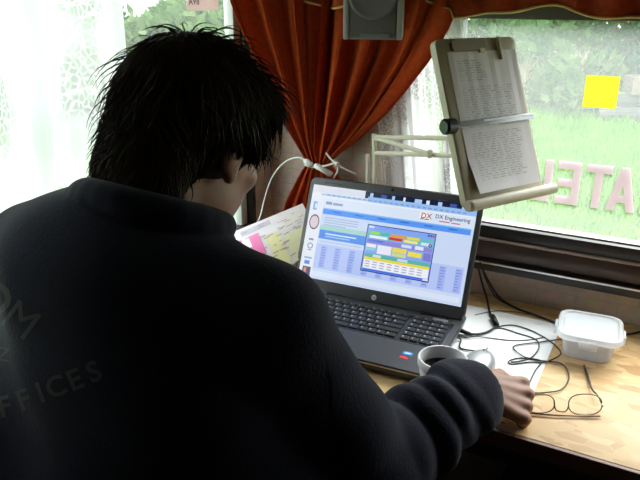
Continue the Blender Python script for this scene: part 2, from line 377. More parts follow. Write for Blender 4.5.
def blades(name, fn, n, h, wd, m, label, seed):
    rg = np.random.default_rng(seed); mb = MB()
    for _ in range(n):
        x, y = fn(rg); z = gh(x, y) - .02; a = rg.uniform(0, 6.28); hh = h * rg.uniform(.5, 1.2); l = rg.normal(0, .25, 2) * hh; dx, dy = math.cos(a) * wd, math.sin(a) * wd
        mb.add([(x - dx, y - dy, z), (x + dx, y + dy, z), (x + dx * .7 + l[0] * .4, y + dy * .7 + l[1] * .4, z + hh * .6), (x - dx * .7 + l[0] * .4, y - dy * .7 + l[1] * .4, z + hh * .6), (x + l[0], y + l[1], z + hh)], [(0, 1, 2, 3), (3, 2, 4)])
    o = mb.build(name, m); tag(o, label, 'grass', kind='stuff'); return o
def along(px0, px1, py0, py1):
    def fn(rg):
        while True:
            d = ray(rg.uniform(px0, px1), rg.uniform(py0, py1))
            if d.z > -.02: continue
            t = (GZ - CAM.z) / d.z; p = CAM + d * t
            if p.length < 30: return p.x, p.y
    return fn
blades('lawn_grass', along(455, 700, 108, 250), 15000, .16, .012, foliage_mat('grass_blade', (.08, .20, .02), (.15, .28, .04)), 'short bright green grass of the lawn outside the long window', 3)
blades('dry_grass', lambda g: (lambda p: (p.x, p.y))((lambda d: CAM + d * ((GZ - CAM.z) / d.z))(ray(g.normal(542, 20), g.uniform(107, 117)))), 3200, .85, .011, mat('straw', (.44, .33, .25), .8, noise=(.50, .40, .32), scale=3), 'tall dry straw-coloured grass in front of the hedge', 5)
blades('tall_grass', along(90, 250, -2, 120), 16000, .42, .016, foliage_mat('grass_tall', (.07, .16, .045), (.13, .22, .08)), 'tall lush green grass and nettles outside the lace-curtained window', 8)
def bush(px, dist, hgt, wd, m, label, seed, n=2600, leaf=.10, name='bush'):
    rg = np.random.default_rng(seed); d = ray(px, 100); d.z = 0; d.normalize(); c = d * dist; z0 = gh(c.x, c.y)
    e = empty(name, (c.x, c.y, z0), label, 'bush', 'hedge bushes beyond the lawn' if hgt < 6 else None)
    mb = MB(); blobs = [(rg.normal(0, wd * .36), rg.normal(0, wd * .30), hgt * rg.uniform(.12, .82), wd * rg.uniform(.22, .42)) for _ in range(12)]
    for _ in range(n):
        b = blobs[rg.integers(12)]; v = rg.normal(0, 1, 3); v /= np.linalg.norm(v); v *= b[3] * rg.uniform(.7, 1.05)
        p = np.array([b[0], b[1], b[2]]) + v; p[2] = max(.03, p[2]); a = rg.normal(0, 1, 3); a /= np.linalg.norm(a); bb = np.cross(a, rg.normal(0, 1, 3)); bb /= np.linalg.norm(bb); s = leaf * rg.uniform(.6, 1.4)
        mb.add([p - a * s, p + bb * s * .5, p + a * s, p - bb * s * .5], [(0, 1, 2, 3)])
    mb.build('foliage', m, e)
    st = MB()
    for b in blobs[:6]: st.tube([(0, 0, -.05), (b[0] * .4, b[1] * .4, b[2] * .5), (b[0], b[1], b[2])], [.05, .035, .015], 5)
    st.build('stems', mat('bark', (.09, .06, .04), .9), e); return e
fA = foliage_mat('leaf_green', (.045, .10, .035), (.10, .17, .06)); fB = foliage_mat('leaf_blue', (.035, .08, .05), (.08, .14, .085)); fC = foliage_mat('leaf_pale', (.08, .14, .05), (.16, .22, .095))
specs = [(462, 12.0, 2.6, 1.5, fA), (520, 13.0, 2.8, 1.6, fC), (578, 12.3, 2.6, 1.5, fA), (634, 12.6, 2.8, 1.5, fB), (695, 12.0, 2.8, 1.6, fA), (548, 10.6, .9, .8, fC), (490, 17.5, 3.9, 3.0, fB), (600, 18, 4.0, 3.0, fA)]
blab = ['mid green hedge bush right of the orange curtain, behind the clipboard', 'pale green hedge bush behind the dry grass', 'mid green hedge bush above the yellow sticky note', 'dark bluish hedge bush behind the log pile', 'hedge bush past the log pile, mid green', 'low pale green bush growing in the dry grass', 'tall bluish bush in the back row behind the dry grass', 'tall green bush in the back row behind the log pile']
for i, (a, b, c, d_, m) in enumerate(specs): bush(a, b, c, d_, m, blab[i], 20 + i)
specs = [(105, 9.0, 1.5, 1.1, fC), (165, 10.4, 1.9, 1.3, fA), (218, 9.2, 1.6, 1.1, fC), (35, 10, 2.0, 1.5, fA), (262, 11, 2.2, 1.4, fB)]
blab = ['pale green bush in tall grass at the edge of the lace curtain', 'mid green bush in tall grass above the man\'s hair', 'pale green bush under the paper note of the side window', 'mid green bush seen only through the lace curtain', 'bluish bush outside by the frame of the side window']
for i, (a, b, c, d_, m) in enumerate(specs): bush(a, b, c, d_, m, blab[i], 40 + i)
# old log pile with a weathered crate
lg = empty('log_pile', tuple((CAM + ray(618, 124) * ((GZ - CAM.z) / ray(618, 124).z)).xy) + (0,), 'grey weathered logs piled on the lawn behind the yellow note', 'logs')
lg.location.z = gh(lg.location.x, lg.location.y)
gw = mat('grey_log', (.05, .045, .045), .9, noise=(.085, .075, .075), scale=8)
ln = RT.copy()
for k, (dy, z, l0, l1) in enumerate(((0, .10, -.33, .75), (.24, .10, -.2, .8), (.12, .28, -.28, .7))):
    back = Vector((-ln.y, ln.x, 0)) * dy
    MB().tube([ln * (l0 + (l1 - l0) * q / 4) + back + Vector((0, 0, z + .01 * math.sin(q * 2 + k))) for q in range(5)], .11, 12).build('log', gw, lg)
cr = empty('crate', lg.location + ln * .40 + Vector((-ln.y, ln.x, 0)) * .12 + Vector((0, 0, .39)), 'pinkish wooden crate standing on the grey logs', 'crate')
pk = mat('pink_wood', (.15, .10, .09), .85, noise=(.19, .135, .12), scale=9)
Mc = Matrix.Rotation(_h, 4, 'Z')
for z in (0, .085, .17):
    for s in (-1, 1): MB().box((-.3, s * .15 - .012, z), (.3, s * .15 + .012, z + .075), .004, Mc).build('board', pk, cr)
    for s in (-1, 1): MB().box((s * .29 - .01, -.15, z), (s * .29 + .01, .15, z + .075), .004, Mc).build('board', pk, cr)
MB().box((-.3, -.15, .0), (.3, .15, .015), 0, Mc).build('bottom_board', pk, cr)
# ================================================================== TABLE
YT = .927
tb = empty('work_table', (0, 1.17, 0), 'long work table with a pale chipboard top and dark brown edge', 'table')
def tpart(name, mb, m): return shade(off(mb, (0, 1.17, 0)).build(name, m, tb))
tpart('tabletop', MB().box((XL + .004, YT + .004, T0 - .022), (XR - .01, YB - .003, T0), .0015), osb_mat())
tpart('edge_band', MB().box((XL + .004, YT - .004, T0 - .030), (XR - .01, YT + .004, T0 - .0008), .001), mat('edge_brown', (.20, .09, .055), .4, noise=(.14, .06, .035), scale=20, stretch=(1, 8, 8)))
tpart('apron', MB().box((XL + .03, YT + .05, T0 - .10), (XR - .03, YT + .07, T0 - .022)), dark_wood)
for x in (XL + .06, XR - .08):
    for y in (YT + .09, YB - .06): tpart('leg', MB().box((x - .022, y - .022, 0), (x + .022, y + .022, T0 - .022), .003), dark_wood)
bx = empty('storage_box', (.25, 1.16, 0), 'grey brown storage box on the floor under the table', 'box')
gb = mat('grey_box', (.16, .14, .12), .7, noise=(.2, .17, .14), scale=12)
MB().box((-.45, -.16, 0), (.45, .16, .34), .01).build('body', gb, bx); MB().box((-.46, -.17, .34), (.46, .17, .37), .006).build('lid', gb, bx)
# ================================================================== LAPTOP
LYAW = 2.8; LTILT = 23.5; LW, LD = .404, .228
lap = empty('laptop', (-.519, 1.205, T0), 'open dark grey laptop with a lit blue and white screen on the table', 'laptop')
lap.rotation_euler.z = math.radians(LYAW)
lap_dark = mat('laptop_charcoal', (.055, .055, .060), .38, .3, noise=(.07, .07, .075), scale=300)
lap_black = mat('laptop_black', (.010, .010, .011), .25); lap_rim = mat('laptop_rim', (.42, .42, .44), .3, .9)
mb = MB(); loops = []
for z, i in ((.0045, .010), (.008, .003), (.020, .0), (.026, .002)): loops.append([p + Vector((0, -LD / 2 + .02, 0)) for p in rrect(LW - 2 * i, LD + .04 - 2 * i, .014, 5, z)])
mb.loft(loops); base = shade(mb.build('base', lap_dark, lap))
mb = MB().loft([[p + Vector((0, -LD / 2 + .02, 0)) for p in rrect(LW + .001, LD + .041, .014, 5, z)] for z in (.0205, .0235)], False, False); mb.build('rim', lap_rim, base, smooth=True)
for x in (-.17, .17):
    for y in (-LD + .03, .02): MB().lathe([(0, 0), (.006, 0), (.006, .006), (0, .006)], 12, Matrix.Translation((x, y, 0))).build('rubber_foot', lap_black, base)
MB().box((-LW / 2 + .012, -.130, .0245), (LW / 2 - .014, -.014, .0262), .001).build('keyboard_deck', lap_black, lap)
kb = MB(); ku = MB()
def key(x0, x1, y0, y1): kb.box((x0, y0, .0262), (x1, y1, .0287), .0008, seg=1)
rows = [(-.016, .011, [1] * 16), (-.029, .0165, [1] * 13 + [2]), (-.0477, .0165, [1.5] + [1] * 12 + [1.5]), (-.0664, .0165, [1.75] + [1] * 11 + [2.25]), (-.0851, .0165, [2.25] + [1] * 10 + [2.75]), (-.1038, .0165, [1.25, 1, 1.25, 6, 1.25, 1, 1, 1, 1.25])]
X0 = -LW / 2 + .015; KW = .282
leg_col = (.5, .5, .52)
def legend(xc, yc, s=.004):
    ku.quad((xc - s, yc - s * .6, .02885), (xc - s * .2, yc - s * .6, .02885), (xc - s * .2, yc + s * .7, .02885), (xc - s, yc + s * .7, .02885))
for y, h, ws in rows:
    u = KW / sum(ws); x = X0
    for q in ws: key(x + .0012, x + q * u - .0012, y - h, y - .0015); legend(x + .008, y - h * .5, .0032 if h > .012 else .002); x += q * u
for i, (y, h) in enumerate([(r[0], r[1]) for r in rows]):
    for c in range(4):
        x = X0 + KW + .008 + c * .0195; key(x + .0012, x + .0185, y - h, y - .0015); legend(x + .008, y - h * .5, .0032 if h > .012 else .002)
tag(kb.build('keys', mat('key_black', (.014, .014, .015), .4), lap), None, kind='stuff'); tag(ku.build('key_legends', mat('key_print', leg_col, .6), lap), None, kind='stuff')
tp = MB().loft([rrect(.095, .055, .005, 4, .0261, -.05, -.170), rrect(.095, .055, .005, 4, .0265, -.05, -.170)]).build('touchpad', mat('touchpad', (.035, .035, .04), .5), lap)
s1 = MB().loft([rrect(.020, .013, .004, 4, .0260, .138, -.168), rrect(.020, .013, .004, 4, .0264, .138, -.168)]).build('blue_sticker', mat('sticker_blue', (.02, .25, .75), .3), lap); s1['label'] = 'small blue oval sticker'
MB().loft([rrect(.013, .0045, .002, 3, .0266, .138, -.168), rrect(.013, .0045, .002, 3, .0267, .138, -.168)]).build('print', mat('sticker_white', (.8, .85, .9), .4), s1)
s2 = MB().add([(.128, -.189, .0264), (.145, -.189, .0264), (.143, -.183, .0264), (.135, -.179, .0264), (.128, -.181, .0264)], [(0, 1, 2, 3, 4)]).build('red_sticker', mat('sticker_red', (.75, .04, .06), .3), lap); s2['label'] = 'small red sticker'
MB().box((LW / 2 - .062, -.0125, .0258), (LW / 2 - .030, -.0035, .0268), .0005).build('power_button', mat('button_silver', (.42, .42, .43), .35, .6), lap)
# lid: local frame x right, z up the lid, y = thickness (front at y=0)
lid = bpy.data.objects.new('lid', None); COL.objects.link(lid); lid.parent = lap; lid.location = (0, .006, .026); lid.rotation_euler.x = -math.radians(LTILT)
LH = .262
lidm = mat('laptop_lid', (.042, .042, .046), .3, noise=(.05, .05, .054), scale=200)
def xz(loop, y): return [Vector((p.x, y, p.y)) for p in loop]
shade(MB().loft([xz(rrect(LW - .006, LH - .006, .014, 6, 0, 0, LH / 2), 0), xz(rrect(LW, LH, .016, 6, 0, 0, LH / 2), .003), xz(rrect(LW, LH, .016, 6, 0, 0, LH / 2), .008), xz(rrect(LW - .012, LH - .012, .014, 6, 0, 0, LH / 2), .0125)]).build('lid_shell', lidm, lid))
for x in (-.14, .14): MB().tube([(x - .03, .002, -.001), (x + .03, .002, -.001)], .006, 10).build('hinge', lap_black, lid)
SW, SH, SZ0 = .382, .215, .0285
sc = MB(); lay = [0]
def R_(u0, v0, u1, v1, c, skew=0):
    lay[0] += 1; y = -.0004 - lay[0] * .000004
    sc.quad((-SW / 2 + u0 * SW, y, SZ0 + (1 - v1) * SH), (-SW / 2 + u1 * SW, y, SZ0 + (1 - v1) * SH), (-SW / 2 + u1 * SW, y, SZ0 + (1 - v0) * SH), (-SW / 2 + u0 * SW, y, SZ0 + (1 - v0) * SH), srgb(c))
def TX(txt, u, v, size, c, bold=0.0):
    vs, fs = text_mesh(txt, 1.0, bold); lay[0] += 1; y = -.0004 - lay[0] * .000004
    sc.add([(-SW / 2 + u * SW + p.x * size, y, SZ0 + (1 - v) * SH + p.y * size) for p in vs], fs, srgb(c))
def ring_(u, v, r, t, c, n=20, sx=1):
    lay[0] += 1; y = -.0004 - lay[0] * .000004; cx, cz = -SW / 2 + u * SW, SZ0 + (1 - v) * SH
    for k in range(n):
        a, b = 2 * math.pi * k / n, 2 * math.pi * (k + 1) / n
        sc.quad(*[(cx + sx * rr * math.cos(q), y, cz + rr * math.sin(q)) for rr, q in ((r, a), (r, b), (r - t, b), (r - t, a))], srgb(c))
rs = random.Random(4)
R_(0, 0, 1, 1, (.80, .86, .97)); R_(0, 0, 1, .24, (.86, .91, .98)); R_(.0, 0, .085, 1, (.90, .92, .96))
R_(.34, 0, 1, .075, (.10, .13, .24)); R_(0, 0, .34, .075, (.86, .88, .93)); R_(.06, .085, 1, .105, (.66, .80, .95))
for k in range(9): R_(.37 + k * .068, .015, .37 + k * .068 + rs.uniform(.012, .045), .055, rs.choice([(.70, .80, .95), (.25, .35, .62), (.9, .93, .98)]))
R_(.36, .055, 1, .11, (.60, .76, .96)); R_(.085, .115, .98, .125, (.93, .95, 1))
for k in range(26): R_(.10 + k * .033, .085, .10 + k * .033 + .02, .098, (.50, .60, .78))
R_(.685, .135, .745, .205, (.97, .97, .98)); TX('DX', .692, .195, .0165, (.62, .05, .10), .012); R_(.69, .2, .742, .207, (.12, .10, .2))
TX('DX Engineering', .775, .178, .0118, (.20, .16, .38), .012); R_(.80, .198, .86, .21, (.80, .45, .52)); R_(.87, .20, .92, .212, (.80, .45, .52))
R_(.09, .235, .985, .30, (.34, .60, .96)); R_(.09, .235, .985, .247, (.55, .74, .98))
for k in range(6): R_(.16 + k * .14, .262, .16 + k * .14 + .05, .272, (.2, .38, .75))
R_(.10, .165, .14, .195, (.55, .6, .74)); R_(.147, .17, .21, .195, (.60, .64, .77)); R_(.02, .18, .045, .27, (.45, .68, .94)); R_(.03, .20, .05, .25, (.85, .9, .97))
for k in range(4): R_(.11, .33 + k * .026, .11 + rs.uniform(.12, .24), .34 + k * .026, (.66, .72, .84))
R_(.09, .42, .40, .47, (.66, .84, .82)); R_(.09, .47, .40, .565, (.33, .58, .92)); R_(.13, .50, .33, .515, (.82, .90, .99)); R_(.13, .53, .29, .54, (.7, .82, .98))
ring_(.045, .40, .0175, .0030, (.30, .22, .26), 24, .72); ring_(.045, .40, .0145, .0145, (.86, .80, .84), 24, .72)
R_(.03, .58, .06, .60, (.45, .5, .62)); ring_(.045, .66, .007, .002, (.35, .42, .58)); R_(.032, .70, .058, .71, (.5, .55, .68))
R_(.02, .78, .07, .80, (.55, .66, .88)); R_(.025, .82, .06, .86, (.35, .55, .88)); R_(.02, .885, .075, 1, (.42, .30, .36)); R_(.03, .90, .045, .95, (.85, .6, .5)); R_(.05, .92, .07, .97, (.25, .30, .55))
R_(.10, .585, .37, .60, (.74, .80, .9)); R_(.085, .62, .985, .885, (.72, .79, .97)); R_(.085, .915, .985, .97, (.86, .90, .98))
for k in range(10):
    u = .12 + k * .091; R_(u, .64, u + .038, .875, (.64, .71, .95))
    for j in range(8): R_(u + .004, .65 + j * .028, u + .004 + rs.uniform(.015, .03), .66 + j * .028, (.50, .58, .86))
# dialogue window
R_(.388, .335, .80, .825, (.13, .20, .52)); R_(.393, .343, .795, .815, (.55, .66, .95)); R_(.393, .343, .795, .385, (.50, .66, .96)); R_(.398, .35, .43, .372, (.85, .9, 1))
for k, c in enumerate(((.3, .35, .7), (.3, .35, .7), (.75, .25, .3))): R_(.752 + k * .014, .352, .763 + k * .014, .374, c)
R_(.40, .40, .79, .475, (.42, .75, .80))
for u0, u1, v, c in ((.41, .47, .405, (.62, .84, .3)), (.475, .53, .405, (.3, .75, .7)), (.535, .63, .405, (.93, .62, .25)), (.635, .71, .405, (.88, .85, .3)), (.53, .61, .437, (.85, .2, .25)), (.41, .52, .445, (.9, .95, .98)), (.62, .70, .44, (.95, .9, .55)), (.72, .785, .44, (.85, .9, 1))): R_(u0, v, u1, v + .028, c)
R_(.40, .485, .79, .53, (.55, .55, .85)); R_(.405, .49, .50, .51, (.35, .5, .85)); R_(.61, .49, .67, .52, (.85, .88, .98)); R_(.69, .485, .74, .52, (.9, .92, 1))
R_(.40, .535, .46, .57, (.93, .93, .96)); R_(.40, .575, .46, .60, (.55, .84, .85)); R_(.47, .535, .555, .625, (.92, .93, .97)); R_(.56, .535, .645, .585, (.92, .86, .36)); R_(.56, .59, .645, .625, (.80, .86, .6)); R_(.655, .55, .735, .60, (.93, .88, .32)); R_(.745, .54, .79, .62, (.5, .5, .82))
ring_(.775, .46, .004, .0025, (.3, .2, .45))
R_(.40, .635, .79, .672, (.35, .72, .68)); R_(.45, .64, .5, .668, (.85, .9, .8)); R_(.6, .64, .66, .668, (.8, .85, .95)); R_(.40, .672, .79, .70, (.92, .86, .28))
R_(.40, .70, .79, .79, (.95, .95, .98))
for j in range(3):
    for k in range(8): R_(.41 + k * .045, .712 + j * .026, .41 + k * .045 + .028, .722 + j * .026, (.62, .66, .8))
R_(.40, .795, .76, .812, (.25, .45, .9)); R_(.765, .795, .793, .812, (.9, .93, 1))
EMIT = 1 / 2 ** EXPO
disp = sc.build('display', attr_mat('display', emit=EMIT * .95, rough=.12), lid, col=True); disp['label'] = 'lit screen showing a blue web page and a colourful program window'
M_ = lambda x, z, y=-.0006: Matrix.Translation((x, y, z)) @ Matrix.Rotation(math.radians(90), 4, 'X')
lo = MB().lathe([(0, .0004), (.0055, .0004), (.006, 0)], 24, M_(.0, .0125)).build('emblem', mat('emblem', (.62, .62, .63), .3, .5), lid)
vs, fs = text_mesh('hp', .0085, .0); MB().add([(p.x - .0042, -.0014, .0105 + p.y) for p in vs], fs).build('emblem_letters', lap_dark, lid)
MB().lathe([(0, .0005), (.0028, .0005), (.003, 0)], 16, M_(0, LH - .009)).build('webcam', lap_black, lid)
MB().box((-.165, -.0008, LH - .012), (-.12, .001, LH - .010)).build('rubber_bumper', lap_black, lid)
# ================================================================== COPY HOLDER
def cmat():
    a, b, c = math.radians(-22.2), math.radians(.8), math.radians(61.9)
    R3 = Matrix.Rotation(c, 4, 'Z') @ Matrix.Rotation(a, 4, 'X') @ Matrix.Rotation(b, 4, 'Y')
    return Matrix.Translation((-.3044, 1.2451, T0 + .444)) @ R3
CM = cmat(); BW, BH = .21, .31
post = Vector(ony(372, 200, 1.352)); post.z = T0
ch = empty('copy_holder', post, 'beige copy holder arm with clipboard and black knob, beside the laptop', 'copy holder')
L = lambda x, y, z: CM @ Vector((x, y, z)) - post
beige = mat('beige_plastic', (.50, .45, .33), .45, noise=(.46, .41, .30), scale=60); cream = mat('cream_metal', (.62, .57, .46), .4)
Mch = Matrix.Translation(-post) @ CM
bd = shade(MB().loft([[Mch @ p for p in xz(rrect(BW - 2 * i, BH - 2 * i, .014, 6), y)] for y, i in ((-.002, .003), (.0, .0), (.014, .0), (.018, .004))]).build('board', beige, ch))
MB().loft([[Mch @ p for p in xz(rrect(.085, .018, .006, 5, 0, -.03, BH / 2 - .016), y)] for y in (-.002, -.009)]).build('paper_clip', mat('clip_brown', (.32, .28, .22), .4), bd)
MB().box((-.005, -.010, BH / 2 - .03), (.008, -.002, BH / 2 - .022), .001, Mch).build('clip_tab', mat('clip_pale', (.68, .66, .6), .4), bd)
MB().box((.048, -.011, BH / 2 - .045), (.052, -.002, BH / 2 - .001), .0015, Mch).build('margin_stop', cream, bd)
shade(MB().tube([L(-BW / 2 - .004, -.012, -BH / 2 + .004), L(-BW / 2 + .004, -.012, -BH / 2 + .004), L(BW / 2 + .016, -.012, -BH / 2 + .004)], .0105, 16).build('paper_ledge', beige, ch))
shade(MB().tube([L(-BW / 2 - .010, -.012, -BH / 2 + .004), L(-BW / 2 - .003, -.012, -BH / 2 + .004)], [.009, .0108], 16).build('ledge_cap', mat('cap_brown', (.42, .35, .27), .4), ch))
zg = -.004
shade(MB().lathe([(0, -.014), (.011, -.014), (.0145, -.010), (.0145, .010), (.011, .014), (0, .014)], 20, Mch @ Matrix.Translation((-BW / 2 - .008, -.004, zg)) @ Matrix.Rotation(math.radians(90), 4, 'Y')).build('knob', mat('knob_black', (.012, .018, .018), .35), ch))
MB().box((-BW / 2, -.0075, zg - .006), (BW / 2 + .004, -.0055, zg + .006), .0008, Mch).build('line_guide', mat('guide_grey', (.30, .31, .33), .2, .4), ch)
MB().box((-.03, -.0085, zg + .0005), (BW / 2 + .002, -.0075, zg + .0045), .0005, Mch).build('line_guide_strip', mat('guide_clear', (.80, .82, .85), .15), ch)
A = lambda px, py, y: ony(px, py, y) - post
def bar(a, b, r=.0042, name='arm_bar'):
    d = (b - a).normalized(); MB().tube([a, b], r, 10, flat=1.2).build(name, cream, ch, smooth=False)
bar(A(374, 137, 1.352), A(458, 138.5, 1.24)); bar(A(375, 153, 1.352), A(462, 156, 1.24)); bar(A(375, 138, 1.345), A(430, 154, 1.272)); 
bar(A(374, 134, 1.352), A(375, 156, 1.352), .005, 'elbow_link'); 
MB().tube([A(430, 152, 1.262), A(430, 156, 1.272)], .006, 10).build('pivot', cream, ch)
bar(A(368, 154, 1.357), Vector((-.006, .0, .03)), .0045, 'post_bar'); bar(A(375, 154, 1.349), Vector((.012, -.004, .03)), .0045, 'post_bar')
bk = ( L(-.01, .018, .03), L(-.01, .05, .03)); MB().tube([bk[0], bk[1]], .014, 14).build('swivel', cream, ch)
MB().tube([bk[1], A(458, 138.5, 1.24)], .0045, 8).build('arm_bar', cream, ch); MB().tube([bk[1] , A(462, 156, 1.24)], .0045, 8).build('arm_bar', cream, ch)
MB().box((-.03, -.035, 0), (.035, .03, .012), .003).build('base_plate', cream, ch); MB().tube([(0, 0, .01), (0, 0, .04)], .014, 14).build('base_socket', cream, ch)
# sheet of paper on the holder
sh = MB(); nu, nv = 14, 24; PW, PH = .178, .262
def sheet_pt(u, v, lift=0):
    x = -PW / 2 + .006 + PW * u; z = -BH / 2 + .022 + PH * v; cur = .010 * max(0, .25 - v) / .25 * max(0, 1 - u * 1.6) + .0012 * math.sin(u * 17) * v
    return CM @ Vector((x + .012 * max(0, .3 - v) * (1 - u), -.0032 - abs(cur) - lift, z))
sh.add([sheet_pt(i / nu, j / nv) for i in range(nu + 1) for j in range(nv + 1)], [(i * (nv + 1) + j, (i + 1) * (nv + 1) + j, (i + 1) * (nv + 1) + j + 1, i * (nv + 1) + j + 1) for i in range(nu) for j in range(nv)], (.72, .68, .72))
r2 = random.Random(9)
for j in range(50):
    v = .93 - j * .0172
    if j in (9, 10, 28, 29): continue
    u = .10
    while u < (.42 if j < 10 else .78):
        l = r2.uniform(.03, .10); 
        a, b = (sheet_pt(u, v, .0004), sheet_pt(u + l, v, .0004)); c, d = sheet_pt(u + l, v + .0062, .0004), sheet_pt(u, v + .0062, .0004)
        g = r2.uniform(.40, .55); sh.quad(a, b, c, d, (g, g, g + .03)); u += l + r2.uniform(.012, .05)
tag(sh.build('paper_sheet', attr_mat('print_paper', rough=.7), col=True), 'printed list on a white sheet clipped to the copy holder', 'paper')
# ================================================================== CURTAINS
def lerp_tab(tab, y):
    if y <= tab[0][0]: a, b = tab[0], tab[1]
    elif y >= tab[-1][0]: a, b = tab[-2], tab[-1]
    else:
        for a, b in zip(tab, tab[1:]):
            if a[0] <= y <= b[0]: break
    t = (y - a[0]) / (b[0] - a[0]); return [p + (q - p) * t for p, q in zip(a[1:], b[1:])]
def drape(name, tab, rows, nu, pleats, amp, m, label, cat, group, thick=.0018, phase=0, uvs=False):
    """tab: (py, px_left, y_left, px_right, y_right) of the outline; pleats run down the cloth"""
    mb = MB(); uv = []
    for j, py in enumerate(rows):
        xl, yl, xr, yr = lerp_tab(tab, py); a, b = ony(xl, py, yl), ony(xr, py, yr); wd = (b - a).length; acc = 0
        for i in range(nu + 1):
            u = i / nu; p = a.lerp(b, u); k = amp * min(1, wd / .22)
            ph = u * pleats * 2 * math.pi + phase + .5 * math.sin(u * 9 + phase)
            p = p + Vector((.25 * k * math.cos(ph * 1.0), -k * (.5 + .5 * math.sin(ph)) - .35 * k * math.sin(ph * 2.3 + 1), 0)); mb.v.append(tuple(p)); uv.append((u * .45, (p.z)))
    n = nu + 1
    mb.f = [(j * n + i, (j + 1) * n + i, (j + 1) * n + i + 1, j * n + i + 1) for j in range(len(rows) - 1) for i in range(nu)]; mb.c = [None] * len(mb.f)
    o = mb.build(name, m, smooth=True, uv=uv)
    if thick: md = o.modifiers.new('thickness', 'SOLIDIFY'); md.thickness = thick
    return tag(o, label, cat, group)
orange = cloth_mat('orange_cloth', (.44, .062, .018), (.57, .105, .03), .32, 90)
rows = list(range(-70, 166, 4)) + list(range(166, 240, 5))
TL = [(-70, 232, 1.26, 335, 1.40), (0, 237, 1.268, 340, 1.40), (30, 248, 1.285, 336, 1.40), (62, 262, 1.30, 331, 1.395), (100, 277, 1.325, 325, 1.39), (130, 290, 1.345, 320, 1.385), (150, 301, 1.365, 317, 1.383), (163, 308, 1.375, 318, 1.382), (172, 302, 1.372, 319, 1.382), (200, 288, 1.365, 320, 1.385), (240, 278, 1.36, 322, 1.39)]
TR = [(-70, 318, 1.408, 475, 1.375), (0, 316, 1.405, 459, 1.372), (30, 316, 1.40, 446, 1.372), (60, 316, 1.40, 428, 1.372), (90, 316, 1.395, 405, 1.372), (115, 316, 1.39, 384, 1.372), (140, 316, 1.386, 358, 1.374), (152, 317, 1.383, 341, 1.376), (163, 318, 1.382, 329, 1.378), (172, 319, 1.382, 336, 1.376), (200, 320, 1.385, 350, 1.372), (240, 322, 1.39, 360, 1.37)]
drape('curtain', TL, rows, 70, 3.4, .034, orange, 'orange curtain panel gathered beside the lace-curtained window', 'curtain', 'orange curtains', phase=.4)
drape('curtain', TR, rows, 80, 3.5, .034, orange, 'orange curtain panel swept aside left of the copy holder', 'curtain', 'orange curtains', phase=2.2)
# white cord tying both curtains
cord = mat('white_cord', (.68, .64, .6), .6)
ti = empty('curtain_tie', ony(318, 162, 1.36), 'white cord tied round the gathered orange curtains', 'cord'); q0 = ti.location
MB().tube([p - q0 for p in spline([ony(305, 165, 1.352), ony(313, 167, 1.340), ony(325, 166, 1.338), ony(335, 163, 1.345)])], .0026, 7).build('loop', cord, ti, True)
MB().tube([p - q0 for p in spline([ony(326, 153, 1.345), ony(331, 159, 1.338), ony(337, 164, 1.335), ony(345, 169, 1.34), ony(356, 174, 1.35)])], .0022, 7).build('cord_end', cord, ti, True)
MB().tube([p - q0 for p in spline([ony(337, 164, 1.335), ony(338, 170, 1.336), ony(334, 178, 1.34)])], .0022, 7).build('cord_end', cord, ti, True)
MB().lathe([(0, -.006), (.005, -.004), (.006, 0), (.005, .004), (0, .006)], 10, Matrix.Translation(ony(337, 164, 1.335) - q0)).build('knot', cord, ti, True)
# valance along the top
va = MB(); vp = []; nx = 190; VX0, VX1 = ony(262, 0, 1.35).x, XR - .03; uv = []
for i in range(nx + 1):
    x = VX0 + (VX1 - VX0) * i / nx; t = i / nx; rf = .010 * math.sin(i * .95) + .006 * math.sin(i * .41 + 1)
    # lower edge height: just above the window's top edge, waving
    zb = T0 + (.632 + .010 * math.sin(x * 21 + .6) + .004 * math.sin(x * 47)) + (.016 if x < WX0 else 0)
    col = []
    for j in range(7):
        s = j / 6; col.append(Vector((x, 1.362 + rf * (.4 + .6 * s) + (.004 * math.sin(j * 2 + i)), zb + (T0 + .80 - zb) * (1 - s))))
    vp.append(col[-1]); va.v += [tuple(c) for c in col]
va.f = [(i * 7 + j, i * 7 + j + 1, (i + 1) * 7 + j + 1, (i + 1) * 7 + j) for i in range(nx) for j in range(6)]; va.c = [None] * len(va.f)
vo = va.build('valance', cloth_mat('valance_cloth', (.34, .055, .018), (.46, .085, .03), .25, 90), smooth=True); md = vo.modifiers.new('thickness', 'SOLIDIFY'); md.thickness = .0015
tag(vo, 'ruffled rust-orange valance with gold hem above the long window', 'valance')
MB().tube(vp, .0026, 6).build('hem', mat('gold_hem', (.62, .36, .12), .5), vo, True)
# lace
lace_r = drape('lace_curtain', [(-70, 360, 1.412, 463, 1.408), (0, 375, 1.412, 461, 1.408), (60, 372, 1.412, 467, 1.408), (190, 384, 1.412, 474, 1.408), (225, 386, 1.412, 476, 1.408)], list(range(-70, 226, 5)), 70, 6, .012, lace_mat('lace_fine', .06, 26), 'white lace curtain hanging behind the clipboard and its arm', 'lace curtain', None, 0)
lc = MB(); uv = []; ny_, nz_ = 110, 60
for i in range(ny_ + 1):
    for j in range(nz_ + 1):
        v = j / nz_; z = T0 + .86 - .80 * v; t = i / ny_
        ye = .898 + .016 * math.sin(v * 5 + .3); y = .02 + (ye - .02) * t
        ph = t * 9 * 2 * math.pi; x = XL + .024 + .010 * math.sin(ph + .4 * math.sin(v * 3)) + .004 * math.sin(ph * 2.7)
        lc.v.append((x, y, z)); uv.append((t * 1.25, v * .8))
lc.f = [(i * (nz_ + 1) + j, i * (nz_ + 1) + j + 1, (i + 1) * (nz_ + 1) + j + 1, (i + 1) * (nz_ + 1) + j) for i in range(ny_) for j in range(nz_)]; lc.c = [None] * len(lc.f)
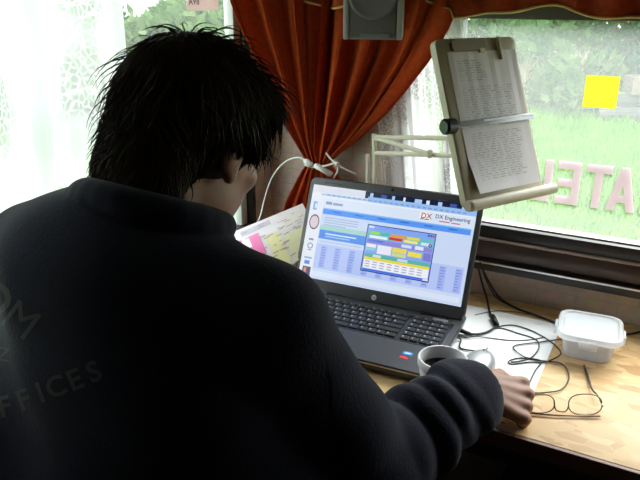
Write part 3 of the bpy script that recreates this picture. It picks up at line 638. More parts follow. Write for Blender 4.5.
tag(lc.build('lace_curtain', lace_mat('lace_bold', .05, 17), smooth=True, uv=uv), 'bright white lace curtain with flower pattern over the side window', 'lace curtain')
# ================================================================== SPEAKER
sy = 1.19; a = ony(343, 39, sy); SYAW = math.radians(20); sph = .21
_d = ray(402, 41); _k = Vector((math.cos(SYAW), math.sin(SYAW)))          # width from where the sight line meets the turned front
_t = (a.x * _d.y - a.y * _d.x) / (_k.y * _d.x - _k.x * _d.y); spw = _t
sp = empty('speaker', (a.x, sy, a.z - .001), 'grey box loudspeaker hanging in front of the orange curtain', 'speaker'); sp.rotation_euler.z = SYAW
gcab = mat('speaker_grey', (.26, .235, .215), .5); gsil = mat('speaker_silver', (.52, .50, .47), .35, .3)
shade(MB().box((0, .004, 0), (spw, .085, sph), .004).build('cabinet', gcab, sp))
for x0, x1 in ((0, .011), (spw - .011, spw)): shade(MB().box((x0, -.004, 0), (x1, .02, sph), .003).build('side_trim', gsil, sp))
MB().box((.013, -.002, .004), (spw - .013, .004, sph - .004), .001).build('grille', mat('grille', (.17, .15, .14), .8, bump=.6, scale=900), sp)
for cz, rr in ((.083, .047), (.165, .026)):
    MB().lathe([(rr, 0), (rr, .004), (rr - .004, .0055), (rr - .008, .004), (rr * .6, .002), (.3 * rr, .004), (0, .0045)], 36, Matrix.Translation((spw / 2, -.0015, cz)) @ Matrix.Rotation(math.radians(90), 4, 'X')).build('driver', mat('driver', (.20, .18, .17), .6), sp, True)
MB().box((spw * .30, -.0045, .003), (spw * .78, -.001, .012), .001).build('name_plate', mat('plate', (.30, .30, .29), .4, .3), sp)
MB().box((spw * .4, .08, sph - .05), (spw * .6, .21, sph - .02), .002).build('wall_bracket', gcab, sp)
# ================================================================== STUFF ON THE TABLE
white_paper = mat('white_paper', (.86, .87, .90), .6)
sm = MB().box((-.352, 1.062, T0 + .0004), (-.141, 1.352, T0 + .0014)).build('paper_sheet', white_paper)
tag(sm, 'blank white sheet lying flat on the table under the black cables', 'paper')
# container
ct = empty('food_container', (-.079, 1.264, T0), 'small clear plastic food box with clip-on lid on the table', 'container'); ct.rotation_euler.z = math.radians(5)
def plastic(name, alpha, tint):
    m, nt, o = new_nt(name); tr = N(nt, 'BsdfTransparent'); d = N(nt, 'BsdfPrincipled', Roughness=.25); d.inputs['Base Color'].default_value = (*tint, 1)
    t = N(nt, 'BsdfTranslucent'); t.inputs[0].default_value = (*tint, 1); m1 = N(nt, 'MixShader'); m1.inputs[0].default_value = .5; m2 = N(nt, 'MixShader'); m2.inputs[0].default_value = alpha
    nt.links.new(d.outputs[0], m1.inputs[1]); nt.links.new(t.outputs[0], m1.inputs[2]); nt.links.new(tr.outputs[0], m2.inputs[1]); nt.links.new(m1.outputs[0], m2.inputs[2]); nt.links.new(m2.outputs[0], o.inputs[0]); return m
pl_b = plastic('plastic_clear', .45, (.85, .88, .93)); pl_l = plastic('plastic_lid', .72, (.90, .92, .96))
mb = MB().loft([rrect(.080, .082, .018, 5, .0), rrect(.088, .090, .02, 5, .004), rrect(.100, .102, .022, 5, .047), rrect(.110, .112, .022, 5, .047), rrect(.110, .112, .022, 5, .049), rrect(.098, .100, .021, 5, .049), rrect(.086, .088, .019, 5, .005)], True, True); shade(mb.build('tub', pl_b, ct))
ld_ = shade(MB().loft([rrect(.118, .120, .024, 6, .046), rrect(.120, .122, .025, 6, .048), rrect(.120, .122, .025, 6, .053), rrect(.116, .118, .024, 6, .057), rrect(.106, .108, .022, 6, .0575), rrect(.100, .102, .021, 6, .0545)], True, True).build('lid', pl_l, ct))
MB().loft([rrect(.094, .096, .018, 5, .0546), rrect(.092, .094, .018, 5, .0552)]).build('lid_panel', pl_l, ld_)
for ang in (0, 90, 180, 270):
    MB().box((-.017, -.065, .034), (.017, -.060, .051), .002, Matrix.Rotation(math.radians(ang), 4, 'Z')).build('clasp', pl_l, ct)
# mug
mg = empty('mug', (-.281, .963, T0), 'white mug of black coffee at the corner of the laptop', 'mug')
shade(MB().lathe([(0, .002), (.028, .002), (.030, 0), (.033, .003), (.038, .062), (.0385, .070), (.0415, .071), (.0425, .074), (.0425, .084), (.041, .0862), (.0385, .086), (.037, .07), (.031, .008), (0, .006)], 48).build('cup', mat('mug_white', (.82, .81, .84), .3), mg), 60)
MB().lathe([(0, .064), (.0362, .064)], 40).build('coffee', mat('coffee', (.018, .009, .005), .08), mg)
MB().tube(spline([(.036, -.012, .06), (.055, -.018, .058), (.060, -.020, .04), (.050, -.016, .022), (.034, -.011, .018)]), .0045, 10).build('handle', MATS['mug_white'], mg, True)
# mouse
ms = empty('computer_mouse', (-.250, 1.088, T0 + .0015), 'silver grey computer mouse on the white sheet, half hidden by the sleeve', 'mouse'); ms.rotation_euler.z = math.radians(-6)
def egg(z, sx, sy, n=28): return [Vector((sx * math.cos(2 * math.pi * k / n), sy * math.sin(2 * math.pi * k / n) - .02 * 0, z)) for k in range(n)]
shade(MB().loft([egg(0, .027, .050), egg(.004, .030, .053), egg(.014, .029, .052), egg(.022, .025, .045), egg(.028, .018, .034), egg(.031, .008, .016)]).build('shell', mat('mouse_silver', (.34, .35, .37), .35, .3), ms))
MB().box((-.0006, .018, .0225), (.0006, .050, .026)).build('button_gap', lap_black, ms)
MB().lathe([(.008, -.003), (.0085, 0), (.008, .003)], 18, Matrix.Translation((0, .030, .022)) @ Matrix.Rotation(math.radians(90), 4, 'Y')).build('scroll_wheel', lap_black, ms)
# cables
blk = mat('cable_black', (.010, .010, .012), .45)
def cable(pts, r, label, z=.0035, name='cable', extra=None, grp='black cables on the white sheet'):
    P = [p if isinstance(p, Vector) else onz(p[0], p[1], (p[2] if len(p) > 2 else z)) for p in pts]
    o = MB().tube(spline(P, 8), r, 8).build(name, blk, smooth=True); return tag(o, label, 'cable', grp)
pw = cable([ony(477, 262, 1.40), (482, 283, .03), (487, 299, .012), (490, 313, .006), (495, 319, .0055), (497, 325, .005), (487, 332, .005), (472, 334, .007), (459, 329, .012), (455, 327, .014)], .0024, 'thick black laptop power cable with a ferrite lump')
MB().tube([onz(492.5, 316.5, .0075), onz(496.5, 325, .0075)], .0062, 12).build('ferrite', blk, pw, True); MB().tube([onz(470, 334, .009), onz(457, 329, .013)], [.004, .0048], 10).build('plug', blk, pw, True)
cable([ony(480, 262, 1.385), ony(482, 268, 1.385), ony(489, 282, 1.395), ony(499, 297, 1.395), (516, 308), (536, 315), (560, 324), (590, 331), (625, 334), (660, 330), (720, 340)], .0024, 'black mains cable along the wall, passing behind the food box', grp=None)
cable([ony(481, 266, 1.38), ony(487, 282, 1.388), ony(496, 297, 1.385), (507, 304), (524, 311), (545, 319), (566, 328), (590, 333)], .0016, 'thin black wire beside the mains cable, ending behind the food box', grp=None)
cable([(475, 315, .002), (495, 311), (515, 312), (535, 315)], .0009, 'hair-thin dark wire across the top of the white sheet', .0025, grp=None)
cable([(496, 327), (512, 325), (530, 330), (547, 339), (558, 348), (560, 355), (545, 362), (530, 362), (512, 364), (509, 361), (520, 358), (540, 360.5), (562, 364), (569, 377), (562, 389), (546, 392.5), (528, 393)], .0013, 'thin black cable with a wide loop reaching beside the spectacles', .0032)
cable([(455, 334, .012), (470, 335, .005), (484, 333), (499, 328), (517, 333), (535, 339), (539, 347), (532, 357), (520, 361), (511, 362)], .0013, 'thin black cable curling in a loop on the white sheet', .0028)
cable([(456, 335, .012), (482, 337, .004), (512, 340.5), (532, 339.5), (545, 337)], .0011, 'thin black cable running straight across the white sheet', .0024)
cable([(562, 339), (540, 342), (517, 345), (514, 349), (525, 357), (541, 361), (535, 371), (529, 384)], .0013, 'thin black cable with a sharp hook and loose end on the sheet', .0040)
cable([(457, 337, .012), (461, 340, .004), (459.5, 346), (463, 349), Vector((-.262, 1.150, T0 + .006)), Vector((-.246, 1.139, T0 + .010))], .0016, 'black mouse cable leaving the side of the laptop', .0035)
# white USB charging cable with adapter
wc = mat('white_plastic', (.74, .73, .72), .4)
us = tag(MB().tube(spline([onx(258, 222, -.86), ony(261, 214, 1.30), ony(266, 194, 1.33), ony(273, 176, 1.335), ony(284, 163, 1.335), ony(297, 157.5, 1.335), ony(306, 161, 1.335)]), .0020, 8).build('usb_cable', wc, smooth=True), 'white charging cable arching up to the tied orange curtain', 'cable')
MB().tube([ony(304, 160, 1.335), ony(306, 161.5, 1.335), ony(312, 165.5, 1.335)], [.004, .0075, .007], 12).build('plug', wc, us, True)
ad = tag(MB().tube([ony(315, 165, 1.335), ony(317, 166, 1.335), ony(331, 174.5, 1.335)], [.007, .0105, .0095], 14, flat=.6).build('adapter', wc, smooth=True), 'white plug adapter hanging at the tied curtain above the laptop', 'adapter')
# magazine slumped between the wall and the laptop
p1 = onz(233, 232, .125); p2 = ony(301, 204, 1.335); e_ = (p2 - p1); ml = .26; e_ = e_.normalized(); dd = Vector((.16, -.74, -.62)); dd = (dd - e_ * dd.dot(e_)).normalized(); nn = e_.cross(dd).normalized()
if nn.z < 0: nn = -nn
mz = MB(); rm = random.Random(3); me_ = (p2 - p1).length + .004
def mp_(u, v, l=0): return p1 + e_ * (me_ * u) + dd * ((.165 - .035 * u) * v) + nn * (l + .012 * math.sin(v * 3.1) * (1 - .3 * u))
def mgrid(u0, u1, v0, v1, c, l):
    n = 6
    for j in range(n):
        va_, vb_ = v0 + (v1 - v0) * j / n, v0 + (v1 - v0) * (j + 1) / n; mz.quad(mp_(u0, va_, l), mp_(u1, va_, l), mp_(u1, vb_, l), mp_(u0, vb_, l), c)
mgrid(0, 1, 0, 1, (.66, .61, .63), 0); mgrid(0, 1, 0, 1, (.70, .68, .66), -.003)
for v0, v1, u0, u1, c in ((.22, .62, .02, .30, (.72, .16, .38)), (.22, .42, .06, .16, (.95, .75, .85)), (.36, .95, .36, .55, (.70, .65, .34)), (.50, 1, .58, .98, (.68, .65, .40)), (.12, .45, .62, .95, (.66, .60, .55)), (.06, .16, .08, .5, (.45, .42, .5)), (.62, 1, .05, .3, (.55, .62, .35))): mgrid(u0, u1, v0, v1, c, .0005)
for k in range(46):
    u, v = rm.uniform(.08, .9), rm.uniform(.05, .95); mgrid(u, min(.98, u + rm.uniform(.03, .1)), v, v + .014, (.3, .28, .32), .0009)
tag(mz.build('magazine', attr_mat('magazine_print', rough=.4), col=True), 'colourful pink and yellow magazine leaning in the corner beside the laptop', 'magazine')
# spectacles standing on the table
g0, g1 = onz(529, 414.5, .0015), onz(602, 416, .0015); ax = (g1 - g0).normalized(); bkv = Vector((-ax.y, ax.x, 0)); upv = (Vector((0, 0, 1)) * .72 + bkv * .69).normalized(); gn = ax.cross(upv)
gs = empty('spectacles', (g0 + g1) / 2, 'wire-rimmed spectacles lying folded on the table beside the hand', 'glasses'); gq = gs.location
wire = mat('wire_bronze', (.20, .13, .08), .3, .8); gp = lambda px, py: onplane(px, py, g0, gn) - gq
def lens(px0, px1, py0, py1):
    c0, c1, c2, c3 = gp(px0, py1), gp(px1, py1), gp(px1, py0), gp(px0, py0); pts = []
    for k in range(33):
        a = 2 * math.pi * k / 32; ex = .82; u = .5 + .5 * math.copysign(abs(math.cos(a)) ** ex, math.cos(a)); v = .5 + .5 * math.copysign(abs(math.sin(a)) ** ex, math.sin(a))
        pts.append(c0.lerp(c1, u).lerp(c3.lerp(c2, u), v))
    r = MB().tube(pts, .0011, 6, False).build('rim', wire, gs, True)
    n = len(pts) - 1; MB().add([p + gn * .0002 for p in pts[:-1]], [tuple(range(n))]).build('lens', MATS['lens'], r)
glass_mat('lens', .02)
lens(524, 554.5, 394, 413); lens(568.5, 602, 394, 415)
MB().tube(spline([gp(554, 401), gp(555.5, 409), gp(560, 411.5), gp(566, 411), gp(569, 405)], 6), .0012, 6).build('bridge', wire, gs, True)
MB().tube([onz(525, 413, .004) - gq, onz(560, 415.5, .004) - gq, onz(600, 416, .004) - gq], .0014, 6).build('temple', wire, gs, True)
MB().tube(spline([gp(602, 405), onz(598, 396, .012) - gq, onz(592, 389, .006) - gq, onz(588, 377, .004) - gq, onz(584, 365.5, .003) - gq]), [.0012] * 14 + [.0016] * 11 + [.0024] * 16, 8).build('temple', mat('temple_dark', (.03, .022, .02), .4), gs, True)
MB().box((-.002, -.002, -.002), (.002, .002, .002), .0006, Matrix.Translation(gp(602.5, 405))).build('hinge', mat('hinge_pale', (.8, .8, .78), .3, .3), gs)
# ================================================================== THINGS ON THE PANES
a, b, c, d = (ony(x, y, YB + .0112) for x, y in ((586.5, 75), (621, 74.5), (621, 107.5), (587, 107)))
wid = b.x - a.x; hei = a.z - d.z
tag(off(MB().box((a.x, YB + .0106, d.z), (b.x, YB + .0116, a.z)), (a.x, YB + .011, d.z)).build('sticky_note', mat('sticky_yellow', (.92, .80, .08), .6, Transmission_Weight=0.0)), 'yellow square sticky note on the long window pane', 'note').location = (a.x, YB + .011, d.z)
MATS['sticky_yellow'].node_tree.nodes['Principled BSDF'].inputs['Base Color'].default_value = (.85, .74, .06, 1)
def translucent(name, c, f=.6):
    m, nt, o = new_nt(name); dd_ = N(nt, 'BsdfDiffuse'); t = N(nt, 'BsdfTranslucent'); mx = N(nt, 'MixShader'); mx.inputs[0].default_value = f
    for s_ in (dd_, t): s_.inputs[0].default_value = (*c, 1)
    nt.links.new(dd_.outputs[0], mx.inputs[1]); nt.links.new(t.outputs[0], mx.inputs[2]); nt.links.new(mx.outputs[0], o.inputs[0]); return m
bpy.data.objects['sticky_note'].data.materials[0] = translucent('sticky_translucent', (.82, .75, .17), .7)
# mirrored vinyl lettering (reads AMATEUR from outside)
ST = .20
GL = {'E': [(0, 0, ST, 1), (ST, 0, .58, .19), (ST, .405, .54, .595), (ST, .81, .58, 1)], 'T': [(0, .81, .62, 1), (.21, 0, .41, .81)],
      'U': [(0, .19, ST, 1), (.40, .19, .60, 1), (.04, 0, .56, .19)],
      'A': [[(0, 0), (.20, 0), (.44, 1), (.24, 1)], [(.48, 0), (.68, 0), (.44, 1), (.34, .60)], [(.248, .2), (.433, .2), (.396, .36), (.286, .36)]],
      'M': [(0, 0, .17, 1), (.63, 0, .80, 1), [(.17, 1), (.17, .70), (.40, .25), (.40, .55)], [(.63, 1), (.63, .70), (.40, .25), (.40, .55)]],
      'R': [(0, 0, ST, 1), (ST, .81, .55, 1), (.40, .5, .60, .9), (ST, .42, .55, .58), [(.22, .42), (.42, .42), (.64, 0), (.42, 0)]]}
zb = ony(596, 208.5, YB + .018).z; zt = ony(596, 164.5, YB + .018).z; lh = zt - zb
vinyl = translucent('vinyl_pink', (.68, .57, .61), .6)
x_right_of_E = ony(579.5, 185, YB + .018).x; x_left_T = ony(584.5, 185, YB + .018).x
le = empty('window_lettering', (x_left_T, YB + .018, zb), 'pale pink vinyl letters stuck across the long window pane', 'lettering'); le.location = (x_left_T, YB + .0180, zb)
WD = {'E': .58, 'T': .62, 'U': .60, 'A': .68, 'M': .80, 'R': .64}
gap = .11; x = 0.0; pos = []
for chh in 'TAMA': pos.append((chh, x)); x += WD[chh] + (gap if chh != 'T' else -.06)
x = 0.0
for chh in 'EUR': x -= WD[chh] + gap; pos.append((chh, x))
lsx = lh * .985 * ((x_left_T - ony(555.5, 185, YB + .018).x) / (lh * .69)) 
for chh, x in pos:
    mb = MB()
    for g in GL[chh]:
        pts = [(g[0], g[1]), (g[2], g[1]), (g[2], g[3]), (g[0], g[3])] if not isinstance(g, list) else g
        lo_ = [Vector(((x + WD[chh] - px_) * lsx, 0, pz_ * lh)) for px_, pz_ in pts]      # mirrored glyph
        mb.loft([lo_, [p + Vector((0, .0006, 0)) for p in lo_]])
    mb.build('letter', vinyl, le)
l2 = empty('window_lettering', onx(34, 124, XL - .024), 'faint grey round letters seen through the bright lace curtain', 'lettering')
grey_v = translucent('vinyl_grey', (.06, .06, .07), .3)
for px_ in (34, 88):
    cc = onx(px_, 123, XL - .024) - l2.location; rr = (onx(px_, 103, XL - .024).z - onx(px_, 144, XL - .024).z) / 2
    mb = MB(); n = 28
    for k in range(n):
        a_, b_ = 2 * math.pi * k / n, 2 * math.pi * (k + 1) / n
        mb.quad(*[cc + Vector((0, q * .92 * math.cos(t), q * math.sin(t))) for q, t in ((rr, a_), (rr, b_), (rr * .62, b_), (rr * .62, a_))])
    mb.build('letter', grey_v, l2)
a, b = onx(187, 11, XL - .0165), onx(219, 13, XL - .0165)
nt_ = empty('paper_note', (XL - .0165, a.y, a.z), 'pale pink paper note with writing on the side window pane', 'note')
MB().box((-.0004, 0, 0), (.0004, b.y - a.y, .055)).build('sheet', translucent('note_pink', (.80, .66, .66), .6), nt_)
vs, fs = text_mesh('AVII', .020, .0004); MB().add([(.0010, .006 + p.x, .012 + p.y) for p in vs], fs).build('handwriting', mat('note_ink', (.30, .15, .16), .7), nt_)
# ================================================================== THE MAN
skin_m, nt, out = new_nt('skin'); bs = N(nt, 'BsdfPrincipled', Roughness=.55); tc = N(nt, 'TexCoord'); nz = N(nt, 'TexNoise', Scale=35.0, Detail=4.0); rp = N(nt, 'ValToRGB')
rp.color_ramp.elements[0].color = (.29, .135, .09, 1); rp.color_ramp.elements[1].color = (.42, .22, .155, 1); nt.links.new(tc.outputs['Object'], nz.inputs['Vector']); nt.links.new(nz.outputs['Fac'], rp.inputs[0]); nt.links.new(rp.outputs[0], bs.inputs['Base Color'])
nt.links.new(bs.outputs[0], out.inputs[0])
HC = Vector((-.565, .690, T0 + .480)); HR = Matrix.Rotation(math.radians(-8), 3, 'Z') @ Matrix.Rotation(math.radians(-24), 3, 'X')
HM = np.array(HR)
def hl(r, f, u): return np.array(HC + HR @ Vector((r, f, u)))
def A3(x, y, z): return np.array([x, y, T0 + z])
NB = A3(-.575, .598, .350); RSH, LSH = A3(-.395, .60, .290), A3(-.757, .575, .305)
REL, RWR = A3(-.308, .715, .028), A3(-.218, .935, .058); LEL, LWR = A3(-.815, .78, .07), A3(-.79, .985, .062)
HIP = A3(-.57, .50, -.235)
RK, LK = A3(-.47, .90, -.20), A3(-.68, .90, -.20); RA, LA = np.array([-.47, .88, .09]), np.array([-.68, .88, .09])
fb = Field((-1.0, .22, 0.0), (0, 1.2, 1.46), .004)
fb.ell(hl(0, -.012, .028), (.077, .098, .092), HM); fb.ell(hl(0, .040, -.042), (.060, .056, .078), HM, .03); fb.ell(hl(0, .070, -.098), (.028, .022, .020), HM, .02)
for s in (-1, 1):
    fb.ell(hl(s * .048, .012, -.068), (.018, .03, .025), HM, .02); fb.ell(hl(s * .042, .070, -.028), (.018, .016, .016), HM, .015)
    fb.ell(hl(s * .033, .088, .002), (.016, .010, .009), HM, .006)
    fb.ell(hl(s * .080, -.006, -.006), (.009, .019, .031), HM, .008); fb.ell(hl(s * .077, .002, -.034), (.008, .010, .012), HM, .006); fb.ell(hl(s * .092, -.002, -.004), (.007, .010, .016), HM, .004, sub=True)
fb.cap(hl(-.04, .084, .020), hl(.04, .084, .020), .010, .010, .012); fb.cap(hl(0, .092, .010), hl(0, .112, -.034), .008, .013, .010)
for s in (-1, 1): fb.ell(hl(s * .011, .104, -.038), (.008, .009, .007), HM, .006)
fb.ell(hl(0, .094, -.060), (.025, .010, .006), HM, .006); fb.ell(hl(0, .092, -.070), (.021, .010, .007), HM, .006)
fb.cap(hl(0, -.040, -.055), NB, .056, .066, .025)
fb.cap(NB, RSH, .055, .055, .03); fb.cap(NB, LSH, .055, .055, .03)
fb.ell(A3(-.57, .565, .17), (.18, .115, .21), None, .04); fb.ell(A3(-.57, .53, -.10), (.17, .135, .19), None, .05); fb.ell(HIP, (.165, .13, .10), None, .04)
for a, e, w_ in ((RSH, REL, RWR), (LSH, LEL, LWR)): fb.cap(a, e, .048, .042, .02); fb.cap(e, w_, .042, .027, .015)
for k, an in ((RK, RA), (LK, LA)):
    hp = HIP + np.array([(.09 if k is RK else -.09), .02, 0]); fb.cap(hp, k, .08, .058, .03); fb.cap(k, an, .055, .036, .02); fb.cap(an, an + np.array([0, .14, -.05]), .032, .026, .01)
def hand(W, Fd, Sd, curl, side):
    """W wrist, Fd forward, Sd towards the thumb; loose fist with five separate fingers"""
    Fd = np.array(Fd, float); Fd /= np.linalg.norm(Fd); Sd = np.array(Sd, float); Sd -= Fd * (Sd @ Fd); Sd /= np.linalg.norm(Sd); Dn = np.cross(Fd, Sd) * side
    if Dn[2] > 0: Dn = -Dn
    P = lambda f, s, d: W + (Fd * f + Sd * s + Dn * d) * 1.1
    fb.ell(P(.045, 0, .006), (.046, .036, .014), np.stack([Fd, Sd, Dn], 1), .012)
    for i, (s, L_) in enumerate(((.031, 1.0), (.0105, 1.08), (-.0105, 1.0), (-.031, .82))):
        kn = P(.083 - .004 * abs(i - 1), s, -.002 + .003 * abs(i - 1)); fb.cap(P(.012, s * .55, .0), kn, .0115, .0112, .008)
        a1 = math.radians(curl[0] + 3 * i); q = kn + (Fd * math.cos(a1) + Dn * math.sin(a1)) * .040 * L_
        a2 = a1 + math.radians(curl[1]); q2 = q + (Fd * math.cos(a2) + Dn * math.sin(a2)) * .026 * L_
        a3 = a2 + math.radians(curl[2]); q3 = q2 + (Fd * math.cos(a3) + Dn * math.sin(a3)) * .019 * L_
        fb.ell(kn - Dn * .003, (.0115, .0105, .0105), np.stack([Fd, Sd, Dn], 1), .004)
        fb.cap(kn, q, .0098, .0088, .003); fb.cap(q, q2, .0088, .0080, .002); fb.cap(q2, q3, .0078, .0068, .002)
    t0, t1, t2, t3 = P(.018, .026, .008), P(.048, .044, .014), P(.074, .044, .022), P(.096, .034, .026)
    fb.cap(t0, t1, .0135, .0115, .008); fb.cap(t1, t2, .0108, .0098, .003); fb.cap(t2, t3, .0095, .0078, .002)
hand(RWR + np.array([.006, .008, .004]), (.76, .46, -.34), (-.40, .80, .42), (58, 84, 62), 1)
hand(LWR, (.25, .95, -.12), (.95, -.25, .1), (18, 30, 22), 1)
Vb, Fb_ = fb.mesh()
person = np_obj('person', Vb, Fb_, skin_m); tag(person, 'dark-haired man in a navy sweatshirt sitting at the laptop, seen from behind', 'person')
# --- sweatshirt
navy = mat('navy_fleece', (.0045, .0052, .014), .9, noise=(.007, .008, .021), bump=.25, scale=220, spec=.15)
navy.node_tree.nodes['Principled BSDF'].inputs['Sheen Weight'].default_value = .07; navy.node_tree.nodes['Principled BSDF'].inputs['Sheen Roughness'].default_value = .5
fs_ = Field((-1.0, .2, T0 - .36), (-.05, 1.12, T0 + .56), .0045)
fs_.ell(A3(-.575, .560, .17), (.215, .140, .235), None, .05); fs_.ell(A3(-.56, .515, -.10), (.25, .175, .25), None, .07); fs_.ell(A3(-.57, .50, -.23), (.21, .16, .12), None, .05)
fs_.ell(A3(-.40, .60, -.03), (.10, .11, .20), None, .05); fs_.ell(A3(-.715, .50, -.06), (.13, .14, .26), None, .06)
fs_.ell(A3(-.62, .535, .335), (.15, .085, .085), None, .05)
fs_.cap(NB + np.array([0, -.01, .005]), RSH + np.array([0, 0, .004]), .072, .066, .04); fs_.cap(NB + np.array([-.03, -.015, .025]), LSH + np.array([0, 0, .02]), .076, .072, .04)
def folds(am, fr, ph):
    # irregular slanted gathers: two wave trains with drifting phase
    def fn(t, X, Y, Z):
        w = 60 * (Z - T0) + 25 * (X + .25) + 1.3 * np.sin(45 * (Z - T0) + 30 * X + 3 * t)
        f = 2 * np.abs(np.sin(.5 * (t * fr + ph + w * .42))) - 1.2 + .9 * np.sin(t * fr * .55 + 1.3 - w * .5)
        return (am * f * np.clip(t * 2.5, 0.25, 1)).astype(np.float32)
    return fn
def arm(a, e, w_, last):
    fs_.cap(a, e, .068, .075, .035, lambda t, X, Y, Z: (.0035 * np.sin(t * 11 + 22 * X + 15 * Z) * np.clip((t - .3) * 3, 0, 1)).astype(np.float32))
    d = w_ - e; fs_.cap(e, e + d * .88, .077, .061, .022, folds(.0046, last, .4)); fs_.cap(e + d * .74, e + d * .97, .054, .050, .010)
    fs_.cap(e + d * .97, e + d * 1.3, .036, .040, .004, sub=True)
arm(RSH, REL, RWR, 27); arm(LSH, LEL, LWR, 27)
# stand-up fleece collar
nk = np.array(HC) + HM @ np.array([0, -.04, -.055]) - NB; nk = nk / np.linalg.norm(nk); cx_ = np.array([1, 0, 0]) - nk * nk[0]; cx_ /= np.linalg.norm(cx_); cy_ = np.cross(nk, cx_)
cc_ = NB + nk * .055; prev = None
for k in range(25):
    a = 2 * math.pi * k / 24; p = cc_ + (cx_ * math.cos(a) * .086 + cy_ * math.sin(a) * .088) + nk * (.010 * -math.sin(a))
    if prev is not None: fs_.cap(prev, p, .017, .017, .012)
    prev = p
Vs, Fs = fs_.mesh()
# soft broad creases
nrm = np.sin(Vs[:, 0] * 38 + Vs[:, 2] * 25 + 2 * np.sin(Vs[:, 1] * 20)) * .0016
Vs[:, 1] -= nrm * (Vs[:, 1] < .6)
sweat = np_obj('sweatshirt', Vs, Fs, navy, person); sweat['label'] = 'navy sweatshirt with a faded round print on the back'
bvh = BVHTree.FromPolygons([Vector(v) for v in Vs], Fs.tolist())
print_m = mat('faded_print', (.022, .018, .016), .8)
for chh, px_, py_, an, sz in (('O', -5, 297, 30, 44), ('M', 21, 318, 36, 44), ('Z', 4, 354, 8, 20), ('F', 5, 406, -14, 29), ('F', 24, 399, -20, 29), ('I', 40, 392, -21, 29), ('C', 56, 386, -22, 29), ('E', 75, 379, -23, 29), ('S', 94, 371, -24, 29)):
    vs, fs = text_mesh(chh, 1.0, .0 if chh in 'MZ' else .02); bm = bmesh.new(); bv = [bm.verts.new(v) for v in vs]
    for f_ in fs:
        try: bm.faces.new([bv[i] for i in f_])
        except ValueError: pass
    bmesh.ops.triangulate(bm, faces=list(bm.faces))
    for _ in range(2): bmesh.ops.subdivide_edges(bm, edges=[e for e in bm.edges if e.calc_length() > .14], cuts=1, use_grid_fill=False)
    bmesh.ops.triangulate(bm, faces=list(bm.faces)); bm.verts.index_update()
    mx_ = max(v.co.x for v in bm.verts) / 2; ca, sa = math.cos(math.radians(an)), math.sin(math.radians(an)); ps = []; ok = True
    for v in bm.verts:
        lx, ly = (v.co.x - mx_) * sz, -(v.co.y - .35) * sz; d_ = ray(px_ + lx * ca - ly * sa, py_ + lx * sa + ly * ca)
        loc, nrm_, _, _ = bvh.ray_cast(CAM, d_.normalized())
        if loc is None: ps.append(None); continue
        ps.append(loc + nrm_.normalized() * (.0012 if nrm_.dot(d_) < 0 else -.0012))
    fk = [[v.index for v in f_.verts] for f_ in bm.faces if all(ps[v.index] is not None for v in f_.verts)]
    us_ = sorted({i for q in fk for i in q}); ix = {o_: n_ for n_, o_ in enumerate(us_)}
    if fk: MB().add([ps[i] for i in us_], [[ix[i] for i in q] for q in fk]).build('letter', print_m, sweat)
    else: print('LETTER MISS', chh, px_)
    bm.free()
# --- trousers and shoes
ft = Field((-.82, .28, .05), (-.32, 1.02, T0 - .10), .007)
ft.ell(HIP + np.array([0, 0, -.01]), (.178, .145, .09), None, .04)
for k, an in ((RK, RA), (LK, LA)):
    hp = HIP + np.array([(.09 if k is RK else -.09), .02, -.01]); ft.cap(hp, k, .088, .068, .03); ft.cap(k, an + np.array([0, 0, .02]), .064, .055, .02)
np_obj('trousers', *ft.mesh(), mat('trousers', (.02, .02, .024), .9), person)
for an in (RA, LA):
    f2 = Field(an + np.array([-.07, -.09, -.10]), an + np.array([.07, .24, .05]), .006); f2.ell(an + np.array([0, .06, -.05]), (.047, .135, .038), None, .01); f2.cap(an + np.array([0, -.01, -.04]), an + np.array([0, -.01, .01]), .045, .042, .02)
    v_, q_ = f2.mesh(); v_[:, 2] = np.maximum(v_[:, 2], .002); np_obj('shoe', v_, q_, lap_black, person)
# --- hair
hair_m, nt, out = new_nt('hair'); bs = N(nt, 'BsdfPrincipled', Roughness=.6); bs.inputs['Specular IOR Level'].default_value = .15
gi = N(nt, 'TexNoise', Scale=60.0); tc = N(nt, 'TexCoord'); rp = N(nt, 'ValToRGB'); rp.color_ramp.elements[0].color = (.014, .0085, .006, 1); rp.color_ramp.elements[1].color = (.045, .026, .017, 1)
nt.links.new(tc.outputs['Object'], gi.inputs['Vector']); nt.links.new(gi.outputs['Fac'], rp.inputs[0]); nt.links.new(rp.outputs[0], bs.inputs['Base Color']); nt.links.new(bs.outputs[0], out.inputs[0])
HCEN = np.array([0, -.016, .034]); HRAD = np.array([.096, .108, .108])
fh = Field(np.array(HC) - .22, np.array(HC) + .22, .0035)
fh.ell(hl(*HCEN), HRAD - .004, HM, .02); fh.ell(hl(0, -.076, -.050), (.072, .046, .075), HM, .03); fh.ell(hl(0, .052, .070), (.074, .045, .048), HM, .03)
fh.ell(hl(0, .105, -.065), (.110, .085, .105), HM, .01, sub=True)
for s in (-1, 1): fh.ell(hl(s * .10, .012, -.030), (.034, .034, .040), HM, .005, sub=True); fh.cap(hl(s * .079, .034, .02), hl(s * .076, .036, -.005), .010, .007, .010)
fh.ell(hl(0, .02, -.125), (.12, .07, .07), HM, .01, sub=True)
Vh, Fh = fh.mesh()
rg = np.random.default_rng(11); sv = []; sf = []
_n = np.zeros_like(Vh); _fn = np.cross(Vh[Fh[:, 1]] - Vh[Fh[:, 0]], Vh[Fh[:, 2]] - Vh[Fh[:, 0]])
for j in range(4): np.add.at(_n, Fh[:, j], _fn)
_n /= np.linalg.norm(_n, axis=1)[:, None] + 1e-9
_cc = np.array(HC) + HM @ HCEN; _n[np.einsum('ij,ij->i', _n, Vh - _cc) < 0] *= -1
crown = np.array(HC) + HM @ np.array([.0, -.055, .135]); NS = 13500
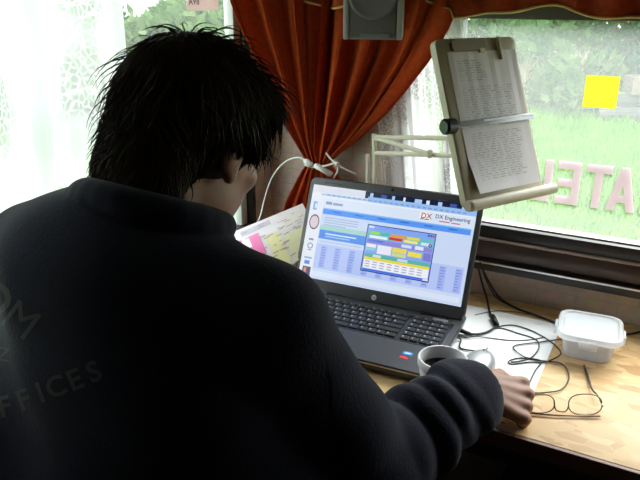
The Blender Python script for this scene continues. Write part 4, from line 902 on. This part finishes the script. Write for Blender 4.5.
outer = np.linalg.norm((Vh - _cc) @ HM / (HRAD * .8), axis=1) > 1.0; _loc = (Vh - np.array(HC)) @ HM; cand = np.where((outer | (_loc[:, 1] < -.05)) & ~((_loc[:, 2] < .012) & (_loc[:, 1] > -.035)) & (_loc[:, 2] > -.115))[0]
lockc = Vh[rg.choice(cand, 90)]; lockw = rg.normal(0, 1, (90, 3))
for i in rg.choice(cand, NS):
    p = Vh[i] - _n[i] * .003; nv = _n[i]; lk = np.argmin(((lockc - p) ** 2).sum(1)); wob = lockw[lk] * .6 + rg.normal(0, 1, 3) * .18; fly = rg.uniform(0, 1) ** 22
    t = (p - crown); t = t / (np.linalg.norm(t) + 1e-6) + np.array([0, 0, -.55]) + wob * .5; t -= nv * (t @ nv); t /= np.linalg.norm(t) + 1e-6
    low = np.clip((_loc[i, 2] + .10) / .14, .45, 1); L_ = rg.uniform(.026, .050) * (1 + fly * .5) * low; n = 6; path = [p.copy()]; cv = rg.normal(0, .12) ; side = np.cross(nv, t)
    for k in range(n):
        s_ = k / n; d = t + nv * (.20 + .5 * (1 - low) - .46 * s_ + .9 * fly * (1 - s_)) + np.array([0, 0, -.22 * s_]) + side * (cv + .25 * math.sin(k * 1.1 + lk)); p = p + d / np.linalg.norm(d) * L_ / n; path.append(p.copy())
    r0 = rg.uniform(.0007, .0015); b0 = len(sv); W_ = path
    for k, x in enumerate(W_):
        t_ = W_[min(k + 1, n)] - W_[max(k - 1, 0)]; t_ = t_ / (np.linalg.norm(t_) + 1e-9); a = np.cross(t_, [.3, .5, .81]); a /= np.linalg.norm(a) + 1e-9; b = np.cross(t_, a); rr = r0 * (1 - .85 * (k / n) ** 2)
        for j in range(3): sv.append(x + rr * (a * math.cos(2.094 * j) + b * math.sin(2.094 * j)))
    for k in range(n):
        for j in range(3): sf.append((b0 + k * 3 + j, b0 + k * 3 + (j + 1) % 3, b0 + k * 3 + 3 + (j + 1) % 3, b0 + k * 3 + 3 + j))
hair = np_obj('hair', np.concatenate([Vh, np.array(sv)]), np.concatenate([Fh, np.array(sf) + len(Vh)]), hair_m, person); hair['label'] = 'bushy dark brown hair'
# --- stool he sits on
zs = HIP[2] - .10
stl = empty('stool', (-.57, .49, 0), 'dark wooden stool under the seated man', 'stool')
shade(MB().box((-.18, -.16, zs - .045), (.18, .16, zs + .004), .012).build('seat', dark_wood, stl))
for sx in (-1, 1):
    for sy_ in (-1, 1): MB().tube([(sx * .17, sy_ * .15, 0), (sx * .14, sy_ * .12, zs - .04)], .017, 10).build('leg', dark_wood, stl)
